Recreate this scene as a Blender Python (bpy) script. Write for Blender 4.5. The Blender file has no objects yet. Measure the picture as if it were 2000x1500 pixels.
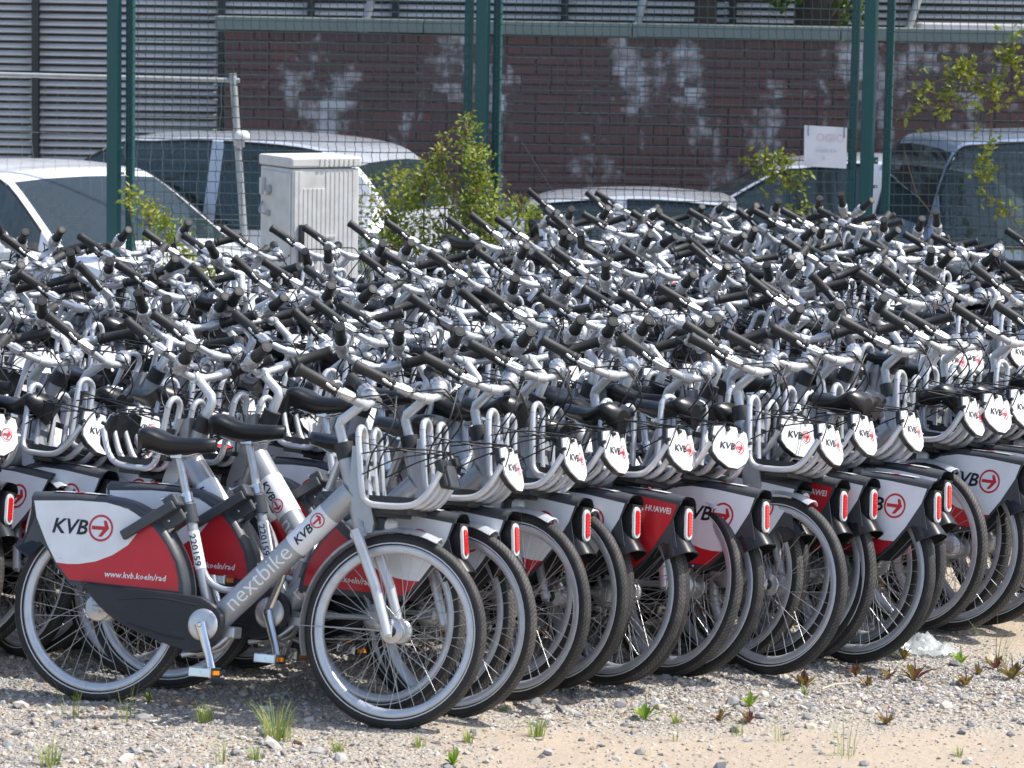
import bpy, bmesh, math, random
import numpy as np
from mathutils import Vector, Matrix
rnd = random.Random(11)
scene = bpy.context.scene
col = scene.collection
PI = math.pi
# ------------------------------------------------------------------ camera, sky, sun, exposure
cam_d = bpy.data.cameras.new('camera'); cam = bpy.data.objects.new('camera', cam_d); col.objects.link(cam)
cam_d.sensor_width = 36.0; cam_d.lens = 36.0 * 6400 / 2000.0
cam_d.clip_start = 0.1; cam_d.clip_end = 2000
CAM_H = 2.53
cam.matrix_world = Matrix.Translation((0, 0, CAM_H)) @ Matrix.Rotation(PI / 2 - math.atan(780 / 6400.), 4, 'X') @ Matrix.Rotation(math.radians(1.0), 4, 'Z')
cam_d.dof.use_dof = True; cam_d.dof.focus_distance = 13.8; cam_d.dof.aperture_fstop = 8
scene.camera = cam
SUN_EL, SUN_AZ = math.radians(57), math.radians(3)      # azimuth measured from +X towards +Y
sdir = Vector((math.cos(SUN_EL) * math.cos(SUN_AZ), math.cos(SUN_EL) * math.sin(SUN_AZ), math.sin(SUN_EL)))
world = bpy.data.worlds.new('World'); scene.world = world; world.use_nodes = True
wn = world.node_tree
sky = wn.nodes.new('ShaderNodeTexSky'); sky.sky_type = 'NISHITA'; sky.sun_disc = False
sky.sun_elevation = SUN_EL; sky.sun_rotation = PI / 2 - SUN_AZ; sky.dust_density = 2.0
bg = wn.nodes['Background']; bg.inputs['Strength'].default_value = 0.15
wn.links.new(sky.outputs[0], bg.inputs[0])
sun_d = bpy.data.lights.new('sun', 'SUN'); sun_d.energy = 3.7; sun_d.angle = math.radians(0.5); sun_d.color = (1, .96, .9)
sun = bpy.data.objects.new('sun', sun_d); col.objects.link(sun)
sun.rotation_euler = (-sdir).to_track_quat('-Z', 'Y').to_euler(); sun.location = (8, -3, 14)
vs = scene.view_settings
vs.view_transform = 'Standard'; vs.look = 'None'; vs.gamma = 1; vs.use_curve_mapping = False; vs.exposure = 0.72

# ------------------------------------------------------------------ helpers
def tag(o, label=None, cat=None, group=None, kind=None):
    if label: o['label'] = label
    if cat: o['category'] = cat
    if group: o['group'] = group
    if kind: o['kind'] = kind
    return o

def empty(name, loc=(0, 0, 0), rot=(0, 0, 0)):
    o = bpy.data.objects.new(name, None); col.objects.link(o)
    o.empty_display_size = .1; o.location = loc; o.rotation_euler = rot
    return o

def link(name, me, parent=None):
    o = bpy.data.objects.new(name, me); col.objects.link(o)
    if parent is not None: o.parent = parent
    return o

def catmull(pts, n=4):
    P = [Vector(p) for p in pts]
    if len(P) < 3: return P
    out = []
    for i in range(len(P) - 1):
        p0 = P[i - 1] if i > 0 else P[0] * 2 - P[1]
        p1, p2 = P[i], P[i + 1]
        p3 = P[i + 2] if i + 2 < len(P) else P[-1] * 2 - P[-2]
        for k in range(n):
            t = k / n
            out.append(.5 * (2 * p1 + (p2 - p0) * t + (2 * p0 - 5 * p1 + 4 * p2 - p3) * t * t + (3 * p1 - p0 - 3 * p2 + p3) * t ** 3))
    out.append(P[-1])
    return out

class MB:
    """collects simple shapes into one mesh"""
    def __init__(s): s.v = []; s.f = []; s.m = []; s.sm = []
    def add(s, verts, faces, mat=0, smooth=False):
        b = len(s.v); s.v += [tuple(p) for p in verts]
        for f in faces:
            s.f.append(tuple(b + i for i in f)); s.m.append(mat); s.sm.append(smooth)
    def tube(s, path, r, n=8, mat=0, closed=False, caps=True, flat=1.0):
        P = [Vector(p) for p in path]; N = len(P)
        rr = r if isinstance(r, (list, tuple)) else [r] * N
        T = []
        for i in range(N):
            a = P[(i - 1) % N] if (closed or i > 0) else P[0]
            b = P[(i + 1) % N] if (closed or i < N - 1) else P[-1]
            T.append((b - a).normalized())
        up = Vector((0, 0, 1)) if abs(T[0].z) < .9 else Vector((0, 1, 0))
        u = T[0].cross(up).normalized()
        V = []
        for i in range(N):
            u = (u - T[i] * u.dot(T[i])).normalized(); w = T[i].cross(u)
            for k in range(n):
                a = 2 * PI * k / n
                V.append(P[i] + u * (math.cos(a) * rr[i]) + w * (math.sin(a) * rr[i] * flat))
        F = []
        M = N if closed else N - 1
        for i in range(M):
            for k in range(n):
                j = (i + 1) % N
                F.append((i * n + k, i * n + (k + 1) % n, j * n + (k + 1) % n, j * n + k))
        s.add(V, F, mat, True)
        if caps and not closed:
            s.add(V[:n], [tuple(range(n))[::-1]], mat); s.add(V[-n:], [tuple(range(n))], mat)
    def box(s, c, size, mat=0, rot=None, bev=0):
        hx, hy, hz = size[0] / 2, size[1] / 2, size[2] / 2
        c = Vector(c); R = rot if rot is not None else Matrix.Identity(3)
        if bev <= 0:
            V = [c + R @ Vector((x * hx, y * hy, z * hz)) for x in (-1, 1) for y in (-1, 1) for z in (-1, 1)]
            s.add(V, [(0, 1, 3, 2), (4, 6, 7, 5), (0, 4, 5, 1), (2, 3, 7, 6), (0, 2, 6, 4), (1, 5, 7, 3)], mat); return
        b = min(bev, hx * .9, hy * .9, hz * .9)
        bm = bmesh.new(); bmesh.ops.create_cube(bm, size=1)
        for v in bm.verts: v.co = Vector((v.co.x * 2 * hx, v.co.y * 2 * hy, v.co.z * 2 * hz))
        bmesh.ops.bevel(bm, geom=bm.edges[:], offset=b, segments=2, affect='EDGES', profile=.5)
        bm.verts.index_update()
        s.add([c + R @ v.co for v in bm.verts], [[v.index for v in f.verts] for f in bm.faces], mat, False); bm.free()
    def extr(s, poly, y0, y1, mat=0, ax='y'):
        n = len(poly)
        def P(a, b, t): return (a, t, b) if ax == 'y' else ((a, b, t) if ax == 'z' else (t, a, b))
        V = [P(a, b, y0) for a, b in poly] + [P(a, b, y1) for a, b in poly]
        F = [tuple(range(n)), tuple(range(2 * n - 1, n - 1, -1))] + [(i, n + i, n + (i + 1) % n, (i + 1) % n) for i in range(n)]
        s.add(V, F, mat)
    def poly(s, pts, mat=0): s.add(pts, [tuple(range(len(pts)))], mat)
    def lathe(s, prof, c, n=24, mat=0, axis='y', a0=0, a1=2 * PI, smooth=True, mats=None, closed_prof=False):
        """prof: list of (radius, offset along axis)"""
        full = abs(a1 - a0 - 2 * PI) < 1e-6; N = n if full else n + 1; m = len(prof)
        c = Vector(c); V = []
        for i in range(N):
            a = a0 + (a1 - a0) * i / n
            for r, h in prof:
                if axis == 'y': V.append(c + Vector((r * math.cos(a), h, r * math.sin(a))))
                elif axis == 'z': V.append(c + Vector((r * math.cos(a), r * math.sin(a), h)))
                else: V.append(c + Vector((h, r * math.cos(a), r * math.sin(a))))
        b = len(s.v); s.v += [tuple(p) for p in V]
        K = m if closed_prof else m - 1
        for i in range(n):
            j = (i + 1) % N
            for k in range(K):
                k2 = (k + 1) % m
                s.f.append((b + i * m + k, b + i * m + k2, b + j * m + k2, b + j * m + k)); s.m.append(mats[k] if mats else mat); s.sm.append(smooth)
    def xform(s, M, start=0):
        s.v = s.v[:start] + [tuple(M @ Vector(p)) for p in s.v[start:]]
    def mesh(s, name, mats):
        me = bpy.data.meshes.new(name); me.from_pydata(s.v, [], s.f)
        for m in (mats if isinstance(mats, (list, tuple)) else [mats]): me.materials.append(m)
        me.polygons.foreach_set('material_index', s.m); me.polygons.foreach_set('use_smooth', s.sm)
        me.update(); return me
    def obj(s, name, mats, parent=None): return link(name, s.mesh(name, mats), parent)

_tc = {}
def text2d(txt, size=1.0, bold=0.0, shear=0.0, res=2, cuts=0):
    """flat lettering as (verts2d, faces), left aligned at 0, baseline 0, cap height about .7*size"""
    key = (txt, size, bold, shear, cuts)
    if key in _tc: return _tc[key]
    cu = bpy.data.curves.new('lettering', 'FONT'); cu.body = txt; cu.size = size; cu.offset = bold * size; cu.shear = shear
    cu.resolution_u = res; cu.fill_mode = 'FRONT'
    o = bpy.data.objects.new('lettering', cu); me = bpy.data.meshes.new_from_object(o)
    if cuts:
        bm = bmesh.new(); bm.from_mesh(me)
        for k in range(cuts):
            y = size * (-.25 + 1.1 * (k + .5) / cuts)
            bmesh.ops.bisect_plane(bm, geom=bm.verts[:] + bm.edges[:] + bm.faces[:], plane_co=(0, y, 0), plane_no=(0, 1, 0))
        bm.to_mesh(me); bm.free()
    V = [(v.co.x, v.co.y) for v in me.vertices]; F = [tuple(p.vertices) for p in me.polygons]
    bpy.data.objects.remove(o); bpy.data.curves.remove(cu); bpy.data.meshes.remove(me)
    _tc[key] = (V, F); return V, F

ARROW = [(-.8, .15), (.32, .15), (.2, .62), (.46, .62), (.74, .0), (.12, -.7), (-.2, -.7), (.2, -.15), (-.8, -.15)]
def put2d(mb, VF, fn, mat): mb.add([fn(u, v) for u, v in VF[0]], VF[1], mat)
def ring2d(cx, cy, r0, r1, n=28):
    V = []; F = []
    for i in range(n):
        a = 2 * PI * i / n; V += [(cx + r0 * math.cos(a), cy + r0 * math.sin(a)), (cx + r1 * math.cos(a), cy + r1 * math.sin(a))]
        j = (i + 1) % n; F.append((2 * i, 2 * i + 1, 2 * j + 1, 2 * j))
    return V, F
def kvb(mb, fn, w, m_txt, m_red, cuts=0):
    """KVB mark with the arrow in a ring, total width w, centred vertically on v = 0"""
    V, F = text2d('KVB', 1.0, .022, .22, 2, cuts)
    x0 = min(p[0] for p in V); x1 = max(p[0] for p in V); sc = w * .60 / (x1 - x0)
    put2d(mb, ([((p[0] - x0) * sc, (p[1] - .36) * sc * .95) for p in V], F), fn, m_txt)
    R = w * .2; cx = w * .81
    put2d(mb, ring2d(cx, 0, R * .84, R), fn, m_red)
    b = [(cx + R * .92 * a, R * .92 * c) for a, c in ARROW]
    put2d(mb, (b, [(0, 1, 7, 8), (1, 2, 3, 4), (1, 4, 7), (4, 5, 6, 7)]), fn, m_red)

# ------------------------------------------------------------------ materials
def new_mat(name):
    m = bpy.data.materials.new(name); m.use_nodes = True
    return m, m.node_tree.nodes, m.node_tree.links, m.node_tree.nodes['Principled BSDF']
def pm(name, c, rough=.5, metal=0, dirt=.25, scale=30, bump=0, spec=.5, dirt_c=None, coat=0, rand=0.0, rough_var=.15, scuff=None):
    m, n, l, p = new_mat(name)
    p.inputs['Metallic'].default_value = metal; p.inputs['Specular IOR Level'].default_value = spec
    p.inputs['Coat Weight'].default_value = coat; p.inputs['Coat Roughness'].default_value = .08
    tc = n.new('ShaderNodeTexCoord'); nz = n.new('ShaderNodeTexNoise'); nz.inputs['Scale'].default_value = scale; nz.inputs['Detail'].default_value = 6
    l.new(tc.outputs['Object'], nz.inputs['Vector'])
    rp = n.new('ShaderNodeValToRGB'); rp.color_ramp.elements[0].position = .42; rp.color_ramp.elements[1].position = .75
    l.new(nz.outputs['Fac'], rp.inputs[0])
    mx = n.new('ShaderNodeMix'); mx.data_type = 'RGBA'; mx.inputs['A'].default_value = (*c, 1)
    dc = dirt_c or tuple(x * .55 + .02 for x in c); mx.inputs['B'].default_value = (*dc, 1)
    mu = n.new('ShaderNodeMath'); mu.operation = 'MULTIPLY'; mu.inputs[1].default_value = dirt
    l.new(rp.outputs[0], mu.inputs[0]); l.new(mu.outputs[0], mx.inputs['Factor'])
    out = mx.outputs['Result']
    if scuff:
        mp = n.new('ShaderNodeMapping'); mp.inputs['Scale'].default_value = (9, 30, 34); mp.inputs['Rotation'].default_value = (0, .5, 0); l.new(tc.outputs['Object'], mp.inputs[0])
        n2 = n.new('ShaderNodeTexNoise'); n2.inputs['Scale'].default_value = 2.2; n2.inputs['Detail'].default_value = 8; n2.inputs['Roughness'].default_value = .7; l.new(mp.outputs[0], n2.inputs['Vector'])
        r2 = n.new('ShaderNodeValToRGB'); r2.color_ramp.elements[0].position = .64; r2.color_ramp.elements[1].position = .70; l.new(n2.outputs['Fac'], r2.inputs[0])
        m2 = n.new('ShaderNodeMix'); m2.data_type = 'RGBA'; l.new(out, m2.inputs['A']); m2.inputs['B'].default_value = (*scuff, 1)
        u2 = n.new('ShaderNodeMath'); u2.operation = 'MULTIPLY'; u2.inputs[1].default_value = .7; l.new(r2.outputs[0], u2.inputs[0]); l.new(u2.outputs[0], m2.inputs['Factor']); out = m2.outputs['Result']
    if rand:
        oi = n.new('ShaderNodeObjectInfo'); hs = n.new('ShaderNodeHueSaturation')
        mr = n.new('ShaderNodeMapRange'); mr.inputs['To Min'].default_value = 1 - rand; mr.inputs['To Max'].default_value = 1 + rand
        l.new(oi.outputs['Random'], mr.inputs['Value']); l.new(mr.outputs[0], hs.inputs['Value']); l.new(out, hs.inputs['Color']); out = hs.outputs[0]
    l.new(out, p.inputs['Base Color'])
    rm = n.new('ShaderNodeMapRange'); rm.inputs['To Min'].default_value = max(.02, rough - rough_var * .5); rm.inputs['To Max'].default_value = min(1, rough + rough_var)
    l.new(nz.outputs['Fac'], rm.inputs['Value']); l.new(rm.outputs[0], p.inputs['Roughness'])
    if bump:
        nb = n.new('ShaderNodeTexNoise'); nb.inputs['Scale'].default_value = scale * 8; nb.inputs['Detail'].default_value = 3
        l.new(tc.outputs['Object'], nb.inputs['Vector'])
        bp = n.new('ShaderNodeBump'); bp.inputs['Strength'].default_value = bump; bp.inputs['Distance'].default_value = .004
        l.new(nb.outputs['Fac'], bp.inputs['Height']); l.new(bp.outputs[0], p.inputs['Normal'])
    return m
M_silver = pm('silver_paint', (.60, .61, .63), .30, .38, .45, 14, rand=.07, coat=.25, dirt_c=(.34, .33, .31), scuff=(.27, .25, .225))
M_frame = pm('frame_silver_paint', (.40, .41, .43), .32, .35, .45, 14, rand=.07, coat=.25, dirt_c=(.28, .27, .255), scuff=(.22, .205, .19))
M_alu = pm('bare_aluminium', (.58, .58, .59), .32, .75, .3, 25, rand=.06)
M_chrome = pm('polished_metal', (.72, .72, .72), .18, 1, .3, 25)
M_spoke = pm('spoke_steel', (.55, .55, .55), .3, .9, .2, 20)
M_rim = pm('rim_aluminium', (.58, .60, .64), .34, .5, .3, 30)
M_black = pm('black_plastic', (.016, .017, .019), .42, 0, .5, 22, dirt_c=(.05, .047, .042))
M_saddle = pm('saddle_vinyl', (.009, .009, .010), .30, 0, .2, 18, dirt_c=(.016, .015, .015), spec=.45, rough_var=.06)
M_gloss = pm('glossy_black_plastic', (.012, .012, .014), .2, 0, .4, 22, dirt_c=(.03, .03, .03))
M_grip = pm('grip_rubber', (.015, .0145, .014), .55, 0, .5, 30, bump=.3, dirt_c=(.045, .042, .038), rand=.3)
M_cable = pm('cable_black', (.012, .012, .013), .4)
M_fend = pm('fender_charcoal', (.046, .051, .060), .38, 0, .5, 12, dirt_c=(.085, .085, .08), scuff=(.13, .13, .125))
M_guard = pm('chain_guard_black', (.012, .014, .019), .42, 0, .7, 9, dirt_c=(.032, .032, .034), scuff=(.08, .08, .078))
M_white = pm('white_decal', (.79, .81, .84), .32, 0, .35, 9, dirt_c=(.56, .55, .52), scuff=(.5, .48, .45))
M_plate = pm('white_plate', (.72, .72, .72), .4, 0, .3, 12, dirt_c=(.62, .62, .6))
M_red = pm('red_decal', (.52, .016, .026), .3, 0, .4, 9, dirt_c=(.36, .03, .034), scuff=(.42, .12, .11))
M_ink = pm('dark_print', (.008, .009, .016), .4, 0, 0)
M_wtxt = pm('white_print', (.78, .78, .78), .4, 0, 0)
M_gtxt = pm('pale_grey_print', (.82, .83, .85), .4, 0, 0)
M_lens = pm('red_lens', (.62, .012, .014), .12, 0, .2, 60, coat=.6)
M_amber = pm('amber_reflector', (.75, .25, .01), .2, 0, .2, 60)
M_reflect = pm('reflex_stripe', (.62, .63, .64), .4, 0, .2, 30)
def glass_mat(name, tint, transp, rough=.03):
    m, n, l, p = new_mat(name)
    p.inputs['Base Color'].default_value = (*tint, 1); p.inputs['Roughness'].default_value = rough; p.inputs['Specular IOR Level'].default_value = 1.0
    tr = n.new('ShaderNodeBsdfTransparent'); tr.inputs[0].default_value = (.75, .85, .83, 1)
    mx = n.new('ShaderNodeMixShader'); mx.inputs[0].default_value = transp
    l.new(p.outputs[0], mx.inputs[1]); l.new(tr.outputs[0], mx.inputs[2]); l.new(mx.outputs[0], n['Material Output'].inputs[0])
    return m
M_clear = glass_mat('clear_plastic', (.78, .78, .78), .3, .1)

def tyre_mat():
    m, n, l, p = new_mat('tyre_rubber')
    uv = n.new('ShaderNodeUVMap'); uv.uv_map = 'UVMap'; sp = n.new('ShaderNodeSeparateXYZ'); l.new(uv.outputs[0], sp.inputs[0])
    def mth(op, a, b=None, c=None):
        q = n.new('ShaderNodeMath'); q.operation = op
        for i, x in enumerate((a, b, c)):
            if x is None: continue
            if isinstance(x, (int, float)): q.inputs[i].default_value = x
            else: l.new(x, q.inputs[i])
        return q.outputs[0]
    av = mth('ABSOLUTE', sp.outputs[1])
    ph = mth('ADD', mth('MULTIPLY', sp.outputs[0], 62.0), mth('MULTIPLY', av, 2.3))
    tri = mth('PINGPONG', ph, .5)
    groove = mth('LESS_THAN', tri, .14)
    ph2 = mth('PINGPONG', mth('ADD', mth('MULTIPLY', sp.outputs[1], 3.2), mth('MULTIPLY', mth('SINE', mth('MULTIPLY', sp.outputs[0], 260.)), .18)), .5)
    g2 = mth('LESS_THAN', ph2, .08)
    gr = mth('MULTIPLY', mth('MAXIMUM', groove, g2), mth('LESS_THAN', av, .62))
    tread = mth('LESS_THAN', av, .62)
    bp = n.new('ShaderNodeBump'); bp.inputs['Distance'].default_value = .003; bp.inputs['Strength'].default_value = 1.0; bp.invert = True
    l.new(gr, bp.inputs['Height']); l.new(bp.outputs[0], p.inputs['Normal'])
    tc = n.new('ShaderNodeTexCoord'); nz = n.new('ShaderNodeTexNoise'); nz.inputs['Scale'].default_value = 16; nz.inputs['Detail'].default_value = 6
    l.new(tc.outputs['Object'], nz.inputs['Vector'])
    oi = n.new('ShaderNodeObjectInfo')
    dust = mth('MULTIPLY', mth('MULTIPLY', nz.outputs['Fac'], tread), mth('ADD', mth('MULTIPLY', oi.outputs['Random'], 1.2), .5))
    dust = mth('ADD', dust, mth('MULTIPLY', mth('POWER', nz.outputs['Fac'], 2.0), .35))
    dust = mth('MULTIPLY', dust, mth('SUBTRACT', 1.0, mth('MULTIPLY', gr, .75)))
    mx = n.new('ShaderNodeMix'); mx.data_type = 'RGBA'; mx.inputs['A'].default_value = (.014, .014, .015, 1); mx.inputs['B'].default_value = (.115, .108, .10, 1)
    l.new(dust, mx.inputs['Factor']); l.new(mx.outputs['Result'], p.inputs['Base Color'])
    p.inputs['Roughness'].default_value = .62; p.inputs['Specular IOR Level'].default_value = .35
    return m
M_tyre = tyre_mat()

# ------------------------------------------------------------------ bicycle, local frame: x forward, y left, z up, origin at rear tyre contact
WB = 1.10; R = .335
HB = Vector((.945, 0, .70)); HT = Vector((.862, 0, .955)); AX = (HT - HB).normalized()
FH = Vector((WB, 0, R)); RH = Vector((0, 0, R)); BB = Vector((.425, 0, .305))
parts = {}           # name -> mesh

def wheel_meshes(c, front):
    t = MB(); prof = []; nprof = 13
    mr = .0235; cr = R - mr
    vs_ = []
    for k in range(nprof):
        a = PI * .80 * (k / (nprof - 1) * 2 - 1)
        prof.append((cr + mr * math.cos(a), mr * 1.02 * math.sin(a))); vs_.append(a / (PI * .5))
    mats = [0] * (nprof - 1)
    NS = 72
    t.lathe(prof, c, NS, mats=mats)
    me = t.mesh('tyre', [M_tyre])
    uvl = me.uv_layers.new(name='UVMap')
    for pi_, p in enumerate(me.polygons):
        i = pi_ // (nprof - 1); k = pi_ % (nprof - 1)
        for li in p.loop_indices:
            vi = me.loops[li].vertex_index; ii = vi // nprof; kk = vi % nprof
            if ii == 0 and i == NS - 1: ii = NS
            uvl.data[li].uv = (ii / NS * 2 * PI * R, vs_[kk])
    parts[('tyre', front)] = me
    s = MB()                                            # reflex stripe on both sidewalls
    for sg in (-1, 1):
        s.lathe([(.3035, sg * .0226), (.3022, sg * .0234), (.2995, sg * .0228)], c, 64)
    parts[('reflex_stripe', front)] = s.mesh('reflex_stripe', [M_reflect])
    r = MB()
    r.lathe([(.2965, -.014), (.294, -.0165), (.283, -.0165), (.270, -.0125), (.2655, -.006), (.2655, .006), (.270, .0125), (.283, .0165), (.294, .0165), (.2965, .014)], c, 64)
    parts[('rim', front)] = r.mesh('rim', [M_rim])
    w = MB(); fl = .031; fr = .040 if front else .046
    for sg in (-1, 1):
        w.lathe([(.0, sg * fl * 1.12), (.02, sg * fl * 1.12), (.022, sg * fl * 1.02), (fr, sg * fl * 1.0), (fr + .004, sg * (fl - .003)), (fr, sg * (fl - .005)), (.028, sg * (fl - .008))], c, 24, mat=1)
        w.lathe([(0, sg * .062), (.008, sg * .062), (.010, sg * .055), (.010, sg * .034)], c, 10, mat=1)
        w.lathe([(.020, sg * .036), (.020, sg * .044), (.008, sg * .044)], c, 14, mat=2)
    w.lathe([(.028, -.026), (.030, -.01), (.030, .01), (.028, .026)], c, 18, mat=1)
    if front:                                           # brake drum on the left
        w.lathe([(.030, .036), (.042, .036), (.045, .042), (.045, .05), (.026, .053), (.0, .053)], c, 24, mat=1)
    else:
        w.lathe([(.03, .036), (.05, .036), (.05, .058), (.02, .062), (0, .062)], c, 24, mat=1)
    for i in range(36):
        sg = 1 if i % 2 else -1
        ar = 2 * PI * i / 36; off = .62 * (1 if (i // 2) % 2 else -1)
        a = Vector((fr * math.cos(ar + off), sg * fl, fr * math.sin(ar + off))); b = Vector((.268 * math.cos(ar), sg * .003, .268 * math.sin(ar)))
        w.tube([Vector(c) + a, Vector(c) + b], .00115, 4, 0, caps=False)
    parts[('wheel', front)] = w.mesh('front_wheel' if front else 'rear_wheel', [M_spoke, M_alu, M_black])
    # one merged mesh for bikes deep in the crowd
    for nm in ('wheel',):
        pass
wheel_meshes(FH, True); wheel_meshes(RH, False)

def m_frame():
    b = MB()
    b.tube([HB - AX * .02, HT + AX * .005], .031, 14)
    dt0, dt1 = Vector((.455, 0, .335)), Vector((.905, 0, .80))
    b.tube([dt0, dt0.lerp(dt1, .5), dt1], [.044, .0445, .045], 18)
    b.tube([BB, Vector((.292, 0, .735))], .0185, 12)
    b.tube(catmull([(.362, 0, .52), (.395, 0, .462), (.45, 0, .432), (.52, 0, .435), (.575, 0, .468)], 4), .0125, 10)
    b.tube([BB + Vector((0, -.042, 0)), BB + Vector((0, .042, 0))], .026, 14)
    for s in (-1, 1):
        b.tube(catmull([BB + Vector((-.02, s * .022, 0)), (.30, s * .05, .308), (.12, s * .066, .325), RH + Vector((.0, s * .068, 0))], 3), .0105, 8)
        b.tube([RH + Vector((0, s * .066, 0)), (.04, s * .05, .39), (.16, s * .044, .52), (.305, s * .018, .69)], .008, 8)
        b.box(RH + Vector((.0, s * .069, 0)), (.05, .006, .04), 0)
    # casing in front of the head tube that carries the basket
    b.extr([(.905, .958), (.93, .95), (.955, .86), (.985, .77), (1.005, .70), (1.0, .665), (.975, .66), (.968, .70), (.93, .72), (.905, .80)], -.036, .036)
    b.extr([(.93, .95), (.948, .95), (.972, .86), (.958, .84)], -.055, .055)
    return b.mesh('frame', [M_frame])
parts['frame'] = m_frame()
DT0, DT1 = Vector((.455, 0, .335)), Vector((.905, 0, .80)); DTd = (DT1 - DT0).normalized(); DTL = (DT1 - DT0).length
DTn = Vector((-DTd.z, 0, DTd.x))
def on_tube(side, rad):
    # u runs along the tube from the crank upwards on the right side; reversed on the left so that it reads from head to crank
    def fn(u, v):
        uu = u if side < 0 else DTL - u
        a = v / rad
        s_ = side
        up = 1
        return DT0 + DTd * uu + DTn * (math.sin(a) * rad * up) + Vector((0, s_ * math.cos(a) * rad, 0))
    return fn
def m_wrap():
    b = MB(); r = .0462
    b.tube([DT0 + DTd * (DTL * .57), DT0 + DTd * (DTL * .83)], r, 18, 0, caps=False)
    for s in (-1, 1):
        f = on_tube(s, r + .0008); st = DTL * .60 if s < 0 else DTL * .19
        kvb(b, lambda u, v: f(u + st, v), DTL * .21, 1, 2, cuts=10)
    return b.mesh('tube_wrap', [M_white, M_ink, M_red])
parts['tube_wrap'] = m_wrap()
def m_nextbike(s):
    b = MB()
    V, F = text2d('nextbike', .105, -.004, 0, 3, 10)
    w = max(p[0] for p in V); sc = DTL * .46 / w
    f = on_tube(s, .0458); st = DTL * .085 if s < 0 else DTL * .455
    put2d(b, ([(p[0] * sc, (p[1] - .036) * min(sc, 1.05)) for p in V], F), lambda u, v: f(u + st, v), 0)
    return b.mesh('tube_lettering', [M_gtxt])
parts['tube_lettering_r'] = m_nextbike(-1); parts['tube_lettering_l'] = m_nextbike(1)
ST0, ST1 = BB, Vector((.292, 0, .735)); STd = (ST1 - ST0).normalized(); STn = Vector((-STd.z, 0, STd.x))
def m_number():
    b = MB(); r = .0196
    b.tube([ST0 + STd * .20, ST0 + STd * .335], r, 14, 0, caps=False)
    V, F = text2d('220159', .034, .012, 0, 2, 6); w = max(p[0] for p in V)
    for s in (-1, 1):
        def fn(u, v):
            a = (v - .011) / r
            p = ST0 + STd * (.325 - u * (.115 / w)); n_ = STn * s
            return p + n_ * (math.sin(a) * (r + .0007)) + Vector((0, s * math.cos(a) * (r + .0007), 0))
        put2d(b, (V, F), fn, 1)
    return b.mesh('number_sticker', [M_white, M_ink])
parts['number_sticker'] = m_number()
SPT = Vector((.245, 0, .892))
def m_post():
    b = MB(); b.tube([ST1 - STd * .16, SPT], .0145, 12); return b.mesh('seat_post', [M_alu])
parts['seat_post'] = m_post()
def m_clamp():
    b = MB(); b.tube([ST1 - STd * .012, ST1 + STd * .022], .0225, 12)
    b.tube([ST1 + Vector((-.015, -.028, .01)), ST1 + Vector((-.05, -.034, .006)), ST1 + Vector((-.085, -.03, -.006))], [.007, .008, .006], 8)
    b.tube([ST1 + Vector((-.02, -.034, .01)), ST1 + Vector((-.02, .03, .01))], .006, 8)
    return b.mesh('seat_clamp', [M_chrome])
parts['seat_clamp'] = m_clamp()
def m_saddle():
    b = MB(); N = 15; n = 16; V = []
    for i in range(N):
        t = i / (N - 1); x = .10 + .285 * t
        hw = .094 * (1 - .66 * (max(0, t - .18) / .82) ** .75) * math.sin(min(1, (t + .012) / .12) * PI / 2) ** .6
        if t > .93: hw *= math.sqrt(max(.02, 1 - ((t - .93) / .075) ** 2))
        zt = .950 + .030 * math.exp(-((t - .14) / .20) ** 2) + .006 * max(0, t - .6) - .012 * max(0, (.07 - t) / .07); th = .078 - .050 * t
        for k in range(n):
            a = 2 * PI * k / n; cy, sz = math.cos(a), math.sin(a)
            y = hw * abs(cy) ** .9 * (1 if cy > 0 else -1)
            if sz >= 0: z = zt - .030 + .032 * abs(sz)
            else: z = zt - .030 - (th - .012) * abs(sz) ** 1.4 * (.75 if abs(cy) > .8 else 1)
            V.append((x, y, z))
    F = []
    for i in range(N - 1):
        for k in range(n): F.append((i * n + k, i * n + (k + 1) % n, (i + 1) * n + (k + 1) % n, (i + 1) * n + k))
    b.add(V, F, 0, True); b.add(V[:n], [tuple(range(n))[::-1]], 0, True); b.add(V[-n:], [tuple(range(n))], 0, True)
    return b.mesh('saddle', [M_saddle])
parts['saddle'] = m_saddle()
def m_rails():
    b = MB()
    for s in (-1, 1):
        b.tube(catmull([(.14, s * .035, .90), (.20, s * .022, .886), (.28, s * .02, .886), (.345, s * .012, .905)], 3), .0035, 6)
        b.tube([(.135 + .006 * math.cos(k * .8) , s * .045 + .014 * math.sin(k * .8), .868 + k * .0022) for k in range(22)], .0028, 5)
    b.box((.247, 0, .886), (.045, .055, .022), 0, bev=.004)
    return b.mesh('saddle_rail', [M_chrome])
parts['saddle_rail'] = m_rails()

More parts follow.
